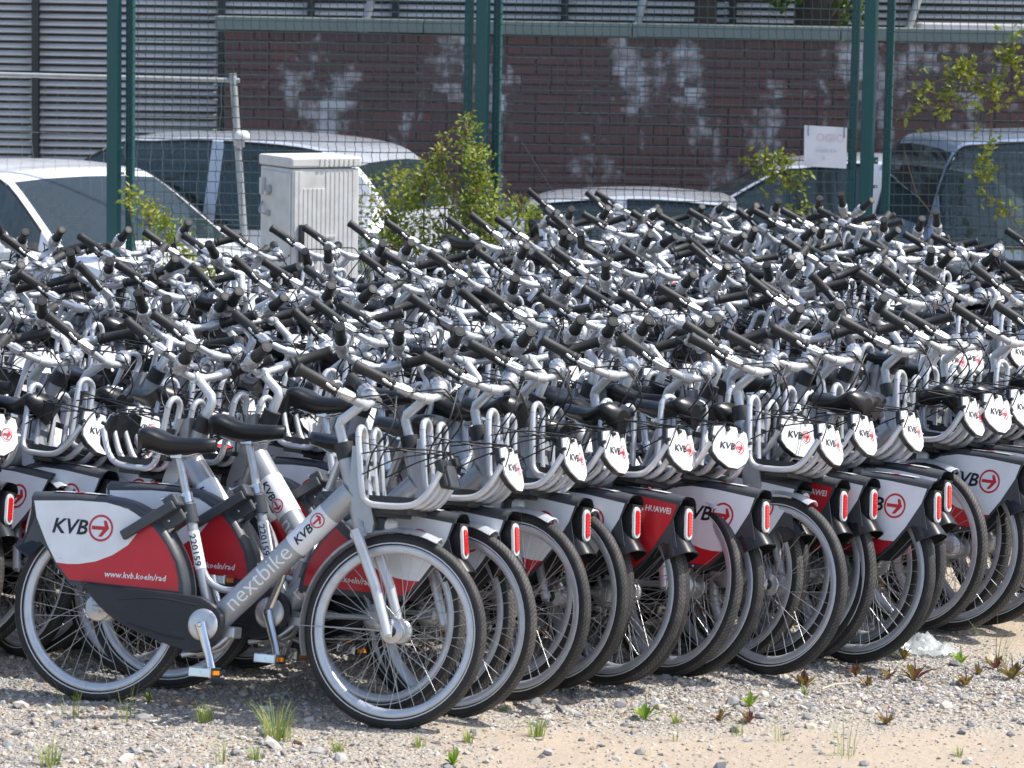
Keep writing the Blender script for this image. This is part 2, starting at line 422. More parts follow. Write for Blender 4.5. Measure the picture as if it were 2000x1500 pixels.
# rear fender shell, its printed side panels and the flap
PAN = [(-.272, .692), (-.10, .703), (.012, .703), (.098, .687), (.172, .647), (.214, .614), (.256, .569), (.293, .51), (.31, .455), (.314, .413), (-.107, .423), (-.164, .48), (-.207, .542), (-.257, .634)]
WHT = [(-.257, .634), (-.272, .692), (-.10, .703), (.012, .703), (.098, .687), (.172, .647), (.108, .559), (.053, .521), (-.01, .494), (-.073, .481), (-.118, .478), (-.164, .48), (-.207, .542)]
RED = [(.172, .647), (.214, .614), (.256, .569), (.293, .51), (.31, .455), (.314, .413), (-.107, .423), (-.164, .48), (-.118, .478), (-.073, .481), (-.01, .494), (.053, .521), (.108, .559)]
def m_fender():
    b = MB()
    path = catmull([(-.285, 0, .722), (-.16, 0, .728), (.02, 0, .724), (.11, 0, .708), (.19, 0, .668), (.25, 0, .612), (.31, 0, .52), (.337, 0, .44), (.342, 0, .385)], 3)
    N = len(path); V = []; K = 11
    for i, p in enumerate(path):
        a = path[max(0, i - 1)]; c = path[min(N - 1, i + 1)]; T = (c - a).normalized(); Nn = Vector((-T.z, 0, T.x))
        w = .047 + .014 * min(1, i / 8)
        for k in range(K):
            q = 2 * k / (K - 1) - 1; h = .004 - .030 * abs(q) ** 4 * 1.0
            V.append(p + Nn * h + Vector((0, q * w, 0)))
        for k in range(K):
            q = 1 - 2 * k / (K - 1); h = .0 - .030 * abs(q) ** 4
            V.append(p + Nn * (h - .001) + Vector((0, q * (w - .003), 0)))
    n = 2 * K
    F = [(i * n + k, i * n + (k + 1) % n, (i + 1) * n + (k + 1) % n, (i + 1) * n + k) for i in range(N - 1) for k in range(n)]
    b.add(V, F, 0, True)
    sk = [(-.285, .705), (-.16, .712), (.012, .71), (.10, .695), (.18, .655), (.24, .600), (.30, .515), (.328, .44), (.334, .39), (-.10, .403), (-.16, .462), (-.205, .525), (-.235, .55), (-.300, .535), (-.262, .64)]
    for s in (-1, 1):
        n = len(sk); yo = s * .0585; yi = s * .0555
        def yy(x, y): return y * (1 - .22 * max(0, min(1, (-x - .05) / .22)))
        b.add([(x, yy(x, yo), z) for x, z in sk] + [(x, yy(x, yi), z) for x, z in sk], [tuple(range(n)), tuple(range(2 * n - 1, n - 1, -1))] + [(i, n + i, n + (i + 1) % n, (i + 1) % n) for i in range(n)], 0)
        b.lathe([(0, s * .0625), (.004, s * .0625), (.005, s * .0595)], (-.045, 0, .413), 8, mat=1)
    return b.mesh('rear_fender', [M_fend, M_chrome])
parts['rear_fender'] = m_fender()
def m_sticker():
    b = MB()
    for x0, x1, m in ((-.205, -.125, 0), (-.125, -.09, 1), (-.09, .0, 0)):
        n_ = 4
        for i in range(n_):
            a, c = x0 + (x1 - x0) * i / n_, x0 + (x1 - x0) * (i + 1) / n_
            zz = lambda x: .7345 - .28 * (x + .09) ** 2 * (1 if x > -.09 else .6)
            b.add([(a, -.034, zz(a) - .0028), (c, -.034, zz(c) - .0028), (c, 0, zz(c)), (a, 0, zz(a)), (c, .034, zz(c) - .0028), (a, .034, zz(a) - .0028)], [(0, 1, 2, 3), (3, 2, 4, 5)], m, True)
    return b.mesh('top_sticker', [M_white, M_red])
parts['top_sticker'] = m_sticker()
def m_flap():
    b = MB(); V = []; N = 9; K = 9
    for i in range(N):
        t = i / (N - 1); ang = math.radians(108 + 42 * t); rr = .368 + .010 * t + .022 * t ** 3; w = .034 + .010 * t + .018 * t ** 3
        for k in range(K):
            a = PI * k / (K - 1)
            dr = -(.05 + .04 * t) * (1 - math.sin(a)) ** 1.3
            V.append(RH + Vector(((rr + dr) * math.cos(ang), w * math.cos(a), (rr + dr) * math.sin(ang))))
    F = [(i * K + k, i * K + k + 1, (i + 1) * K + k + 1, (i + 1) * K + k) for i in range(N - 1) for k in range(K - 1)]
    b.add(V, F, 0, True)
    b.tube(V[-K:], .003, 6, 0)
    return b.mesh('mud_flap', [M_gloss])
parts['mud_flap'] = m_flap()
def panel_y(x, s, off=.0): return s * (.0605 + off) * (1 - .22 * max(0, min(1, (-x - .05) / .22)))
def m_panel(s, kind='std'):
    b = MB()
    def P(x, z, off): return (x, panel_y(x, s, off), z)
    WT = [(x, z) for x, z in WHT]
    # the side is folded along x = -.05: cut each polygon into columns so that it follows the fold
    def fill(poly, off, mat):
        bm = bmesh.new(); bm.faces.new([bm.verts.new((x, 0, z)) for x, z in poly])
        for cx in (-.27, -.2, -.05): bmesh.ops.bisect_plane(bm, geom=bm.verts[:] + bm.edges[:] + bm.faces[:], plane_co=(cx, 0, 0), plane_no=(1, 0, 0))
        bm.verts.index_update()
        b.add([P(v.co.x, v.co.z, off) for v in bm.verts], [[v.index for v in f.verts] for f in bm.faces], mat); bm.free()
    if kind == 'std':
        fill(WHT, 0, 0); fill(RED, 0, 1)
        if s < 0:
            kvb(b, lambda u, v: P(-.19 + u, .612 + v, .0012), .235, 2, 3)
        else:
            kvb(b, lambda u, v: P(.045 - u, .612 + v, .0012), .235, 2, 3)
        V, F = text2d('www.kvb.koeln/rad', .04, .014, .12, 1); w = max(p[0] for p in V); sc = .236 / w
        put2d(b, ([(p[0] * sc, p[1] * sc) for p in V], F), (lambda u, v: P(.028 + u, .444 + v, .0012)) if s < 0 else (lambda u, v: P(.264 - u, .444 + v, .0012)), 4)
    else:
        fill(PAN, 0, 1)
        V, F = text2d('HUAWEI', .04, .016, 0, 1); w = max(p[0] for p in V); sc = .115 / w
        f = (lambda u, v: P(-.20 + u, .648 + v, .0012)) if s < 0 else (lambda u, v: P(-.098 - u, .655 + v, .0012))
        put2d(b, ([(.036 + p[0] * sc, p[1] * sc) for p in V], F), f, 4)
        for k in range(8):                              # petal emblem
            a = PI * (k + .5) / 8; d = Vector((math.cos(a), math.sin(a))); e = Vector((-d.y, d.x))
            pts = [(.014 + (d * q + e * h).x, -.002 + (d * q + e * h).y) for q, h in ((.004, 0), (.012, .0026), (.017, 0), (.012, -.0026))]
            put2d(b, (pts, [(0, 1, 2, 3)]), f, 4)
    return b.mesh('side_panel', [M_white, M_red, M_ink, M_red, M_wtxt])
parts['side_panel_r'] = m_panel(-1); parts['side_panel_l'] = m_panel(1)
parts['red_panel_r'] = m_panel(-1, 'red'); parts['red_panel_l'] = m_panel(1, 'red')
TLc = Vector((-.292, 0, .628)); TLn = Vector((-.94, 0, .16)).normalized(); TLu = Vector((.16, 0, .94)).normalized()
def stadium(w, h, n=8):
    out = []
    for s in (1, -1):
        for k in range(n + 1):
            a = (PI * k / n) if s > 0 else (PI + PI * k / n)
            out.append((w * math.cos(a), s * (h - w) + w * math.sin(a)))
    return out
def m_tail(lens):
    b = MB()
    def P(u, v, d): return TLc + Vector((0, u, 0)) + TLu * v + TLn * d
    def slab(w, h, d0, d1, mat, inset=.0):
        a = stadium(w, h); n = len(a); c = stadium(w - inset, h - inset)
        b.add([P(u, v, d0) for u, v in a] + [P(u, v, d1) for u, v in c], [tuple(range(n, 2 * n))] + [(i, (i + 1) % n, n + (i + 1) % n, n + i) for i in range(n)], mat)
    if lens:
        slab(.0118, .046, .010, .017, 0, .003)
        for k in range(7): b.box(P(0, -.033 + .011 * k, .0172), (.002, .018, .0035), 0)
        return b.mesh('tail_lens', [M_lens])
    slab(.021, .060, -.012, .005, 1, .0); slab(.021, .060, .005, .012, 0, .004)
    b.box(TLc + Vector((.025, 0, 0)), (.05, .05, .13), 1)
    return b.mesh('tail_light', [M_clear, M_black])
parts['tail_light'] = m_tail(False); parts['tail_lens'] = m_tail(True)
def m_guard():
    b = MB()
    pts = [(-.055, .42), (.108, .412), (.365, .404), (.435, .39), (.487, .353), (.497, .306), (.468, .238), (.405, .205), (.34, .215), (.223, .246), (.119, .282), (.03, .335)]
    P = catmull([(x, 0, z) for x, z in pts + [pts[0]]], 3)[:-1]
    n = len(P); c = Vector((.25, 0, .32))
    def L(sc, y): return [(c.x + (p.x - c.x) * sc, y, c.z + (p.z - c.z) * sc) for p in P]
    V = L(1, -.058) + L(1, -.074) + L(.965, -.082) + L(.90, -.0835)
    F = [(k * n + i, k * n + (i + 1) % n, (k + 1) * n + (i + 1) % n, (k + 1) * n + i) for k in range(3) for i in range(n)] + [tuple(range(3 * n, 4 * n))]
    b.add(V, F, 0, False)
    b.tube(catmull([(.10, -.083, .37), (.25, -.084, .385), (.40, -.084, .37)], 4), .0035, 5, 0)
    b.tube(catmull([(.14, -.083, .29), (.26, -.084, .262), (.36, -.084, .25)], 4), .0035, 5, 0)
    return b.mesh('chain_guard', [M_guard])
parts['chain_guard'] = m_guard()
CA = Vector((.36, 0, -.933)).normalized()
def m_crankset():
    b = MB()
    b.tube([BB + Vector((0, -.10, 0)), BB + Vector((0, .09, 0))], .011, 10)
    b.lathe([(0, -.092), (.035, -.092), (.052, -.089), (.056, -.084)], BB, 28)
    return b.mesh('crank_set', [M_alu])
parts['crank_set'] = m_crankset()
def m_arm(s):
    b = MB(); d = CA if s < 0 else -CA; a = BB + Vector((0, s * .103, 0)); e = a + d * .17 + Vector((0, s * .012, 0))
    b.tube([a - d * .006, a + d * .03, a + d * .12, e + d * .01], [.022, .019, .0155, .018], 10, flat=.6)
    b.lathe([(0, s * .115), (.009, s * .115), (.010, s * .108)], (BB.x, 0, BB.z), 10, mat=1)
    return b.mesh('crank_arm', [M_chrome, M_black])
def m_pedal(s):
    b = MB(); d = CA if s < 0 else -CA; a = BB + Vector((0, s * .118, 0)) + d * .17; c = a + Vector((0, s * .058, 0))
    b.tube([a, a + Vector((0, s * .11, 0))], .006, 8, 0)
    for q in (-1, 1):
        b.box(c + Vector((q * .036, 0, 0)), (.009, .09, .034), 0, bev=.002)
        b.box(c + Vector((q * .0415, 0, 0)), (.004, .05, .014), 1)
        b.box(c + Vector((0, q * .045, 0)), (.078, .009, .030), 0, bev=.002)
    b.box(c, (.026, .09, .018), 0)
    return b.mesh('pedal', [M_chrome, M_amber])
for s_, nm in ((-1, 'r'), (1, 'l')):
    parts['crank_arm_' + nm] = m_arm(s_); parts['pedal_' + nm] = m_pedal(s_)
def m_lock():
    b = MB()
    d = Vector((-.155, 0, -.115)); L = d.length; d.normalize(); n_ = Vector((d.z, 0, -d.x)); rot = Matrix((d, Vector((0, 1, 0)), n_)).transposed()
    b.box(Vector((.285, 0, .685)) + d * .075, (.17, .074, .062), 0, rot, .008)
    b.tube([ST1 - STd * .085, ST1 - STd * .02], .026, 14, 0)
    b.lathe([(0, -.040), (.004, -.040), (.005, -.037)], Vector((.285, 0, .685)) + d * .05, 8, mat=1)
    d2 = Vector((-.2, 0, -.132)).normalized(); rot2 = Matrix((d2, Vector((0, 1, 0)), Vector((d2.z, 0, -d2.x)))).transposed()
    for s in (-1, 1): b.box((.185, s * .077, .652), (.225, .024, .036), 0, rot2, .006)
    b.box((.262, 0, .72), (.05, .16, .05), 0, rot2, .008)
    return b.mesh('frame_lock', [M_fend, M_chrome])
parts['frame_lock'] = m_lock()
def m_kick():
    b = MB(); p = Vector((.50, 0, .275))
    b.box(p + Vector((0, 0, .01)), (.05, .07, .04), 0, bev=.006)
    for s in (-1, 1):
        b.tube(catmull([p + Vector((0, s * .02, 0)), p + Vector((-.05, s * .05, -.05)), p + Vector((-.15, s * .07, -.08))], 3), [.011] * 3 + [.010] * 4, 8)
    return b.mesh('kick_stand', [M_alu])
parts['kick_stand'] = m_kick()

# ---- everything that steers
def m_fork():
    b = MB()
    b.tube([HB - AX * .055, HB - AX * .02], .03, 12)
    b.tube([HB + Vector((.008, -.068, -.045)), HB + Vector((.008, .068, -.045))], .0165, 10)
    for s in (-1, 1):
        b.tube([HB + Vector((.008, s * .062, -.028)), HB.lerp(FH, .6) + Vector((.006, s * .064, 0)), FH + Vector((0, s * .064, -.012))], [.0195, .0185, .0155], 12)
        b.box(FH + Vector((0, s * .062, 0)), (.03, .007, .04), 0, bev=.002)
    return b.mesh('fork', [M_silver])
parts['fork'] = m_fork()
def m_ff():
    b = MB(); V = []; N = 24; K = 9; a0, a1 = math.radians(66), math.radians(198)
    for i in range(N):
        a = a0 + (a1 - a0) * i / (N - 1)
        for k in range(K):
            q = 2 * k / (K - 1) - 1; rr = .356 - .016 * q * q
            V.append(FH + Vector((rr * math.cos(a), q * .030, rr * math.sin(a))))
    F = [(i * K + k, i * K + k + 1, (i + 1) * K + k + 1, (i + 1) * K + k) for i in range(N - 1) for k in range(K - 1)]
    b.add(V, F, 0, True)
    b.add([Vector(v) + (FH - Vector(v)).normalized() * .002 for v in V], [f[::-1] for f in F], 0, True)
    e = V[(N - 4) * K]; e2 = V[(N - 4) * K + K - 1]
    b.tube([e, FH + Vector((-.02, -.05, .0))], .0018, 5, 1); b.tube([e2, FH + Vector((-.02, .05, .0))], .0018, 5, 1)
    b.tube([V[i] for i in range(K)], .004, 6, 0)
    return b.mesh('front_fender', [M_silver, M_spoke])
parts['front_fender'] = m_ff()
STB = Vector((.834, 0, 1.035)); CL = Vector((.918, 0, 1.102))
def m_stem():
    b = MB()
    b.tube([HT - AX * .045, HT + AX * .012], .033, 14, 1)
    b.tube([HT, STB - (STB - HT).normalized() * .012, STB + (CL - STB).normalized() * .012, CL], [.0175, .0175, .0175, .016], 12)
    b.tube([CL + Vector((0, -.027, 0)), CL + Vector((0, .027, 0))], .020, 12)
    return b.mesh('stem', [M_silver, M_black])
parts['stem'] = m_stem()
def barpt(s):
    return [CL + Vector(p) for p in ((0, 0, 0), (.004, s * .04, .004), (.0, s * .078, .012), (-.014, s * .112, .024), (-.036, s * .138, .040), (-.142, s * .222, .098))]
def m_bar():
    b = MB(); pts = catmull(barpt(-1)[::-1] + barpt(1)[1:], 4); b.tube(pts, .0142, 10); return b.mesh('handlebar', [M_silver])
parts['handlebar'] = m_bar()
def gripdir(s): p = barpt(s); return p[4], (p[5] - p[4]).normalized()
def m_grip(s):
    b = MB(); p, d = gripdir(s); L = .160 if s < 0 else .112; o = .0 if s < 0 else .046
    a = p + d * o
    ks = [0, .004, .010, .014, .020, .024, .03, L * .5, L - .016, L - .010, L - .003, L]
    rs = [.020, .0245, .0245, .021, .021, .0235, .0205, .0200, .0198, .0222, .0222, .0195]
    b.tube([a + d * k for k in ks], rs, 14)
    b.tube([a + d * (L + .0003), a + d * (L + .001)], [.0125, .0125], 12, 1)
    for k in range(3): pass
    return b.mesh('grip', [M_grip, M_black])
parts['grip_r'] = m_grip(-1); parts['grip_l'] = m_grip(1)
def m_twist():
    b = MB(); p, d = gripdir(1)
    b.tube([p - d * .018, p - d * .012, p + d * .008, p + d * .013, p + d * .040, p + d * .046], [.020, .028, .0305, .028, .0290, .021], 18)
    for k in range(12):
        a = 2 * PI * k / 12; u = d.cross(Vector((0, 0, 1))).normalized(); w = d.cross(u)
        b.box(p + d * .027 + (u * math.cos(a) + w * math.sin(a)) * .029, (.024, .006, .004), 0, Matrix((d, (u * -math.sin(a) + w * math.cos(a)), (u * math.cos(a) + w * math.sin(a)))).transposed())
    return b.mesh('twist_shifter', [M_alu])
parts['twist_shifter'] = m_twist()
def m_lever(s):
    b = MB(); p, d = gripdir(s); q = p - d * .035
    n_ = (Vector((.8, s * -.35, -.25))).normalized()
    b.tube([q - d * .020, q + d * .020], .0205, 10)
    b.tube([q, q + n_ * .03, q + n_ * .042 + d * .02], [.015, .016, .013], 8)
    b.tube(catmull([q + n_ * .04 + d * .005, q + n_ * .052 + d * .05 + Vector((0, 0, -.008)), q + n_ * .05 + d * .105 + Vector((0, 0, -.012)), q + n_ * .058 + d * .145 + Vector((0, 0, -.008))], 4), [.0105] * 4 + [.0115] * 8 + [.009], 8, flat=.6)
    return b.mesh('brake_lever', [M_alu])
parts['brake_lever_r'] = m_lever(-1); parts['brake_lever_l'] = m_lever(1)
def m_cables():
    b = MB()
    for s in (-1, 1):
        p, d = gripdir(s); q = p - d * .035 + Vector((.03, 0, -.008))
        b.tube(catmull([q, q + Vector((.07, -s * .05, .015)), Vector((1.03, s * .03, 1.13)), Vector((1.05, -s * .04, 1.03)), Vector((.985, -s * .045, .93)), Vector((.975, -s * .04, .80))], 6), .0032, 6)
    p, d = gripdir(1)
    b.tube(catmull([p + d * .0 + Vector((0, 0, -.02)), p + Vector((.08, -.06, -.03)), Vector((1.02, .06, 1.06)), Vector((.96, .05, .96)), Vector((.93, .045, .84))], 6), .0035, 6)
    return b.mesh('cable', [M_cable])
parts['cable'] = m_cables()
def m_bell():
    b = MB(); c = CL + Vector((.0, .085, .034))
    b.lathe([(.024, -.006), (.0255, 0), (.022, .011), (.013, .018), (0, .020)], c, 16, axis='z'); b.tube([c + Vector((0, 0, -.025)), c], .006, 6)
    return b.mesh('bell', [M_alu])
parts['bell'] = m_bell()
# ---- basket fixed to the head of the frame
BY = (-.108, -.038, .038, .108)
def bpath(y):
    return catmull([(.952, y, .985), (.962, y, .91), (.975, y, .825), (.985, y, .785), (1.012, y, .762), (1.06, y, .758), (1.13, y, .760), (1.175, y * .98, .772), (1.208, y * .95, .802), (1.232, y * .9, .845), (1.250, y * .85, .885)], 3)
def m_basket():
    b = MB()
    for y in BY: b.tube(bpath(y), .0115, 9)
    for s in (-1, 1):
        y0, y1 = s * .038, s * .108; m = (y0 + y1) / 2; r_ = (y1 - y0) / 2
        b.tube([(.952 - .004 * math.sin(PI * k / 8), m - r_ * math.cos(PI * k / 8), .985 + .036 * math.sin(PI * k / 8)) for k in range(9)], .0115, 9)
    b.box((.957, 0, .90), (.012, .20, .02), 1); b.box((.972, 0, .80), (.012, .2, .016), 1)
    b.box((1.10, 0, .742), (.10, .21, .018), 1, bev=.003); b.box((1.05, 0, .735), (.14, .05, .03), 1, bev=.004)
    return b.mesh('basket', [M_silver, M_black])
parts['basket'] = m_basket()
def m_tray():
    b = MB(); b.box((1.085, 0, .775), (.15, .195, .006), 0)
    for q in (-1, 1): b.box((1.085, q * .098, .782), (.16, .006, .02), 0); b.box((1.085 + q * .078, 0, .782), (.006, .2, .02), 0)
    return b.mesh('basket_tray', [M_black])
parts['basket_tray'] = m_tray()
PC = Vector((1.268, 0, .878)); PU = Vector((-.34, 0, .94)).normalized(); PN = Vector((.94, 0, .34)).normalized()
PLT = [(-.086, .035), (-.078, .072), (-.034, .080), (-.028, .058), (-.012, .058), (-.006, .079), (.026, .079), (.032, .060), (.048, .060), (.052, .074), (.078, .066), (.087, .035), (.087, -.022), (.066, -.05), (.022, -.076), (-.022, -.076), (-.066, -.05), (-.087, -.022)]
def m_plate(kind):
    b = MB()
    def P(u, v, d): return PC + Vector((0, u, 0)) + PU * v + PN * (d - 1.2 * u * u)
    n = len(PLT)
    def slab(sc, d0, d1, mat):
        b.add([P(u * sc, v * sc, d0) for u, v in PLT] + [P(u * sc, v * sc, d1) for u, v in PLT], [tuple(range(n))[::-1], tuple(range(n, 2 * n))] + [(i, (i + 1) % n, n + (i + 1) % n, n + i) for i in range(n)], mat)
    if kind == 'bare':
        # bracket without its plate
        b.box(P(0, .01, -.02), (.03, .15, .10), 1, Matrix((PN, Vector((0, 1, 0)), PU)).transposed(), .008)
        b.box(P(-.02, -.005, .0), (.012, .09, .08), 3, Matrix((PN, Vector((0, 1, 0)), PU)).transposed(), .004)
        b.box(P(.05, .05, .0), (.03, .03, .03), 1, Matrix((PN, Vector((0, 1, 0)), PU)).transposed(), .004)
        return b.mesh('plate_bracket', [M_plate, M_black, M_ink, M_fend, M_red])
    slab(1.06, -.022, -.006, 1); slab(1, -.006, 0, 0)
    for u, v in ((-.02, .066), (.04, .066), (.088, .03), (-.088, .03)):
        b.tube([P(u, v, -.02), P(u * 1.05, v, .012)], .007, 6, 1)
    if kind == 'std':
        kvb(b, lambda u, v: P(-.058 + u, .006 + v, .0012), .118, 2, 4)
    else:
        put2d(b, ([(-.066, -.05), (-.022, -.076), (.022, -.076), (.066, -.05)], [(0, 1, 2, 3)]), lambda u, v: P(u, v, .0012), 4)
    return b.mesh('name_plate', [M_plate, M_black, M_ink, M_fend, M_red])
for k_ in ('std', 'bare', 'redfoot'): parts['plate_' + k_] = m_plate(k_)
def m_cords():
    b = MB(); r = .0028
    top = [PC + PU * .085 + Vector((0, y, 0)) for y in (-.03, .03)]
    for y, z in ((-.108, .93), (-.108, .86), (.108, .95), (.108, .86)):
        e = top[0 if y < 0 else 1]
        b.tube(catmull([(.965 + (.985 - z) * .12, y * 1.08, z), Vector((1.1, y * .95, (z + e.z) / 2 + .012)), e], 4), r, 5)
    b.tube(catmull([(.955, -.11, .97), (1.08, -.02, .955), (1.20, .07, .95), top[1]], 4), r, 5)
    b.tube(catmull([top[0], PC + PU * .05 + Vector((.02, -.085, 0)), PC + Vector((0, -.1, 0))], 4), r, 5)
    return b.mesh('basket_cord', [M_cable])
parts['basket_cord'] = m_cords()
def m_headlight():
    b = MB(); c = Vector((1.03, 0, .695))
    b.box(c, (.03, .05, .05), 1, bev=.006); b.box(c + Vector((-.02, 0, .02)), (.05, .02, .015), 1)
    b.lathe([(0, .05), (.018, .048), (.026, .035), (.027, .012)], c, 14, mat=0, axis='x')
    return b.mesh('head_light', [M_clear, M_black])
parts['head_light'] = m_headlight()

NAMES = {'tube_lettering_r': 'tube_lettering', 'tube_lettering_l': 'tube_lettering', 'side_panel_r': 'side_panel', 'side_panel_l': 'side_panel', 'red_panel_r': 'side_panel', 'red_panel_l': 'side_panel', 'crank_arm_r': 'crank_arm', 'crank_arm_l': 'crank_arm',
         'pedal_r': 'pedal', 'pedal_l': 'pedal', 'grip_r': 'grip', 'grip_l': 'grip', 'brake_lever_r': 'brake_lever', 'brake_lever_l': 'brake_lever',
         'plate_std': 'name_plate', 'plate_redfoot': 'name_plate', 'plate_bare': 'plate_bracket'}
FULL = [('frame', 0, ['tube_wrap', 'tube_lettering_r', 'tube_lettering_l', 'number_sticker']), ('seat_post', 0, []), ('seat_clamp', 0, []), ('saddle', 0, ['saddle_rail']),
        ('rear_fender', 0, ['SIDE_R', 'SIDE_L', 'mud_flap', 'top_sticker']), ('tail_light', 0, ['tail_lens']), ('chain_guard', 0, []),
        ('crank_set', 0, ['crank_arm_r', 'crank_arm_l', 'pedal_r', 'pedal_l']), ('frame_lock', 0, []), ('kick_stand', 0, []),
        ('RW', 0, ['rim', 'tyre', 'reflex_stripe']), ('fork', 1, []), ('front_fender', 1, []), ('FW', 1, ['rim', 'tyre', 'reflex_stripe']),
        ('stem', 1, []), ('handlebar', 1, ['grip_r', 'grip_l', 'twist_shifter', 'brake_lever_r', 'brake_lever_l', 'bell', 'cable']),
        ('basket', 0, ['basket_tray', 'basket_cord']), ('PLATE', 0, []), ('head_light', 0, [])]
# bikes deep in the crowd: the photograph shows little below the bars, the small parts there are left out
LITE = [('frame', 0, ['tube_wrap']), ('seat_post', 0, []), ('seat_clamp', 0, []), ('saddle', 0, []), ('rear_fender', 0, ['SIDE_R', 'SIDE_L']), ('tail_light', 0, ['tail_lens']),
        ('chain_guard', 0, []), ('frame_lock', 0, []), ('RW', 0, ['rim', 'tyre']), ('fork', 1, []), ('FW', 1, ['rim', 'tyre']), ('front_fender', 1, []),
        ('stem', 1, []), ('handlebar', 1, ['grip_r', 'grip_l', 'twist_shifter', 'brake_lever_r', 'brake_lever_l', 'bell', 'cable']), ('basket', 0, ['basket_cord']), ('PLATE', 0, [])]
def steer_matrix(a):
    return Matrix.Translation(HB) @ Matrix.Rotation(a, 4, AX) @ Matrix.Translation(-HB)
def add_bike(kind, pos, yaw, lean, steer, label, group, plan=FULL, side='side', plate='plate_std'):
    """kind A: heads right and towards the street, pos = front tyre contact; kind B: heads left and away, pos = rear tyre contact"""
    if kind == 'A':
        rz = -yaw; h = Vector((math.cos(yaw), -math.sin(yaw), 0)); loc = Vector((pos[0], pos[1], 0)) - h * WB; rx = -lean
    else:
        rz = PI - yaw; loc = Vector((pos[0], pos[1], 0)); rx = lean
    o = empty('rental_bicycle', loc, (rx, 0, rz)); tag(o, label, 'bicycle', group)
    sm = steer_matrix(steer); hi = Matrix.Translation(AX * rnd.choice((0, 0, .008, .02))) ; sd_ = Matrix.Translation(STd * (0 if label.startswith('nearest') else rnd.choice((-.045, -.02, 0, 0, .02, .05, .08))))
    def res(nm, front):
        if nm == 'SIDE_R': return 'side_panel', parts[side + '_panel_r']
        if nm == 'SIDE_L': return 'side_panel', parts[side + '_panel_l']
        if nm in ('rim', 'tyre', 'reflex_stripe'): return nm, parts[(nm, front)]
        return NAMES.get(nm, nm), parts[nm]
    for nm, st, kids in plan:
        if nm == 'FW': n2, me = 'front_wheel', parts[('wheel', True)]
        elif nm == 'RW': n2, me = 'rear_wheel', parts[('wheel', False)]
        elif nm == 'PLATE': n2, me = NAMES[plate], parts[plate]
        else: n2, me = res(nm, False)
        p = link(n2, me, o)
        if st: p.matrix_local = sm @ hi if nm in ('stem', 'handlebar') else sm
        if nm in ('seat_post', 'saddle'): p.matrix_local = sd_
        for k in kids:
            n3, m3 = res(k, nm == 'FW'); link(n3, m3, p)
    return o
# ------------------------------------------------------------------ the ground: one sheet, dense where the bicycles stand
def hnoise(x, y):
    return (.010 * np.sin(x * 2.1 + 1.3 * np.sin(y * 1.7)) * np.sin(y * 2.6 + .7) + .006 * np.sin(x * 5.3 + y * 3.1) + .004 * np.sin(x * 11.7 - y * 9.2 + 2 * np.sin(x * 3.)))
def ground_z(x, y):
    x = np.asarray(x, float); y = np.asarray(y, float)
    t = np.clip((y - 23.0) / .5, 0, 1); t = t * t * (3 - 2 * t)
    return hnoise(x, y) * np.clip((40 - np.abs(x)) / 30, 0, 1) * (y < 26) - .34 * t - .004
def axis(dense0, dense1, step, lo, hi):
    a = list(np.arange(dense0, dense1 + 1e-6, step)); s = step
    while a[-1] < hi: s *= 1.35; a.append(a[-1] + s)
    s = step
    while a[0] > lo: s *= 1.35; a.insert(0, a[0] - s)
    return np.array(a)
gx = axis(-4.5, 4.5, .06, -400, 400); gy = axis(9.5, 23.8, .08, -400, 600)
XX, YY = np.meshgrid(gx, gy); ZZ = ground_z(XX, YY)
nx, ny = len(gx), len(gy)
gv = np.stack([XX, YY, ZZ], -1).reshape(-1, 3)
idx = np.arange(nx * ny).reshape(ny, nx)
gf = np.stack([idx[:-1, :-1], idx[:-1, 1:], idx[1:, 1:], idx[1:, :-1]], -1).reshape(-1, 4)
def np_mesh(name, v, f, mats, smooth=True, colors=None):
    me = bpy.data.meshes.new(name); k = f.shape[1]
    me.vertices.add(len(v)); me.vertices.foreach_set('co', v.astype(np.float32).ravel())
    me.loops.add(f.size); me.loops.foreach_set('vertex_index', f.astype(np.int32).ravel())
    me.polygons.add(len(f)); me.polygons.foreach_set('loop_start', (np.arange(len(f)) * k).astype(np.int32))
    me.polygons.foreach_set('use_smooth', np.full(len(f), smooth))
    for m in mats: me.materials.append(m)
    if colors is not None:
        at = me.color_attributes.new('tone', 'FLOAT_COLOR', 'POINT'); at.data.foreach_set('color', colors.astype(np.float32).ravel())
    me.update(calc_edges=True); me.validate(); return me
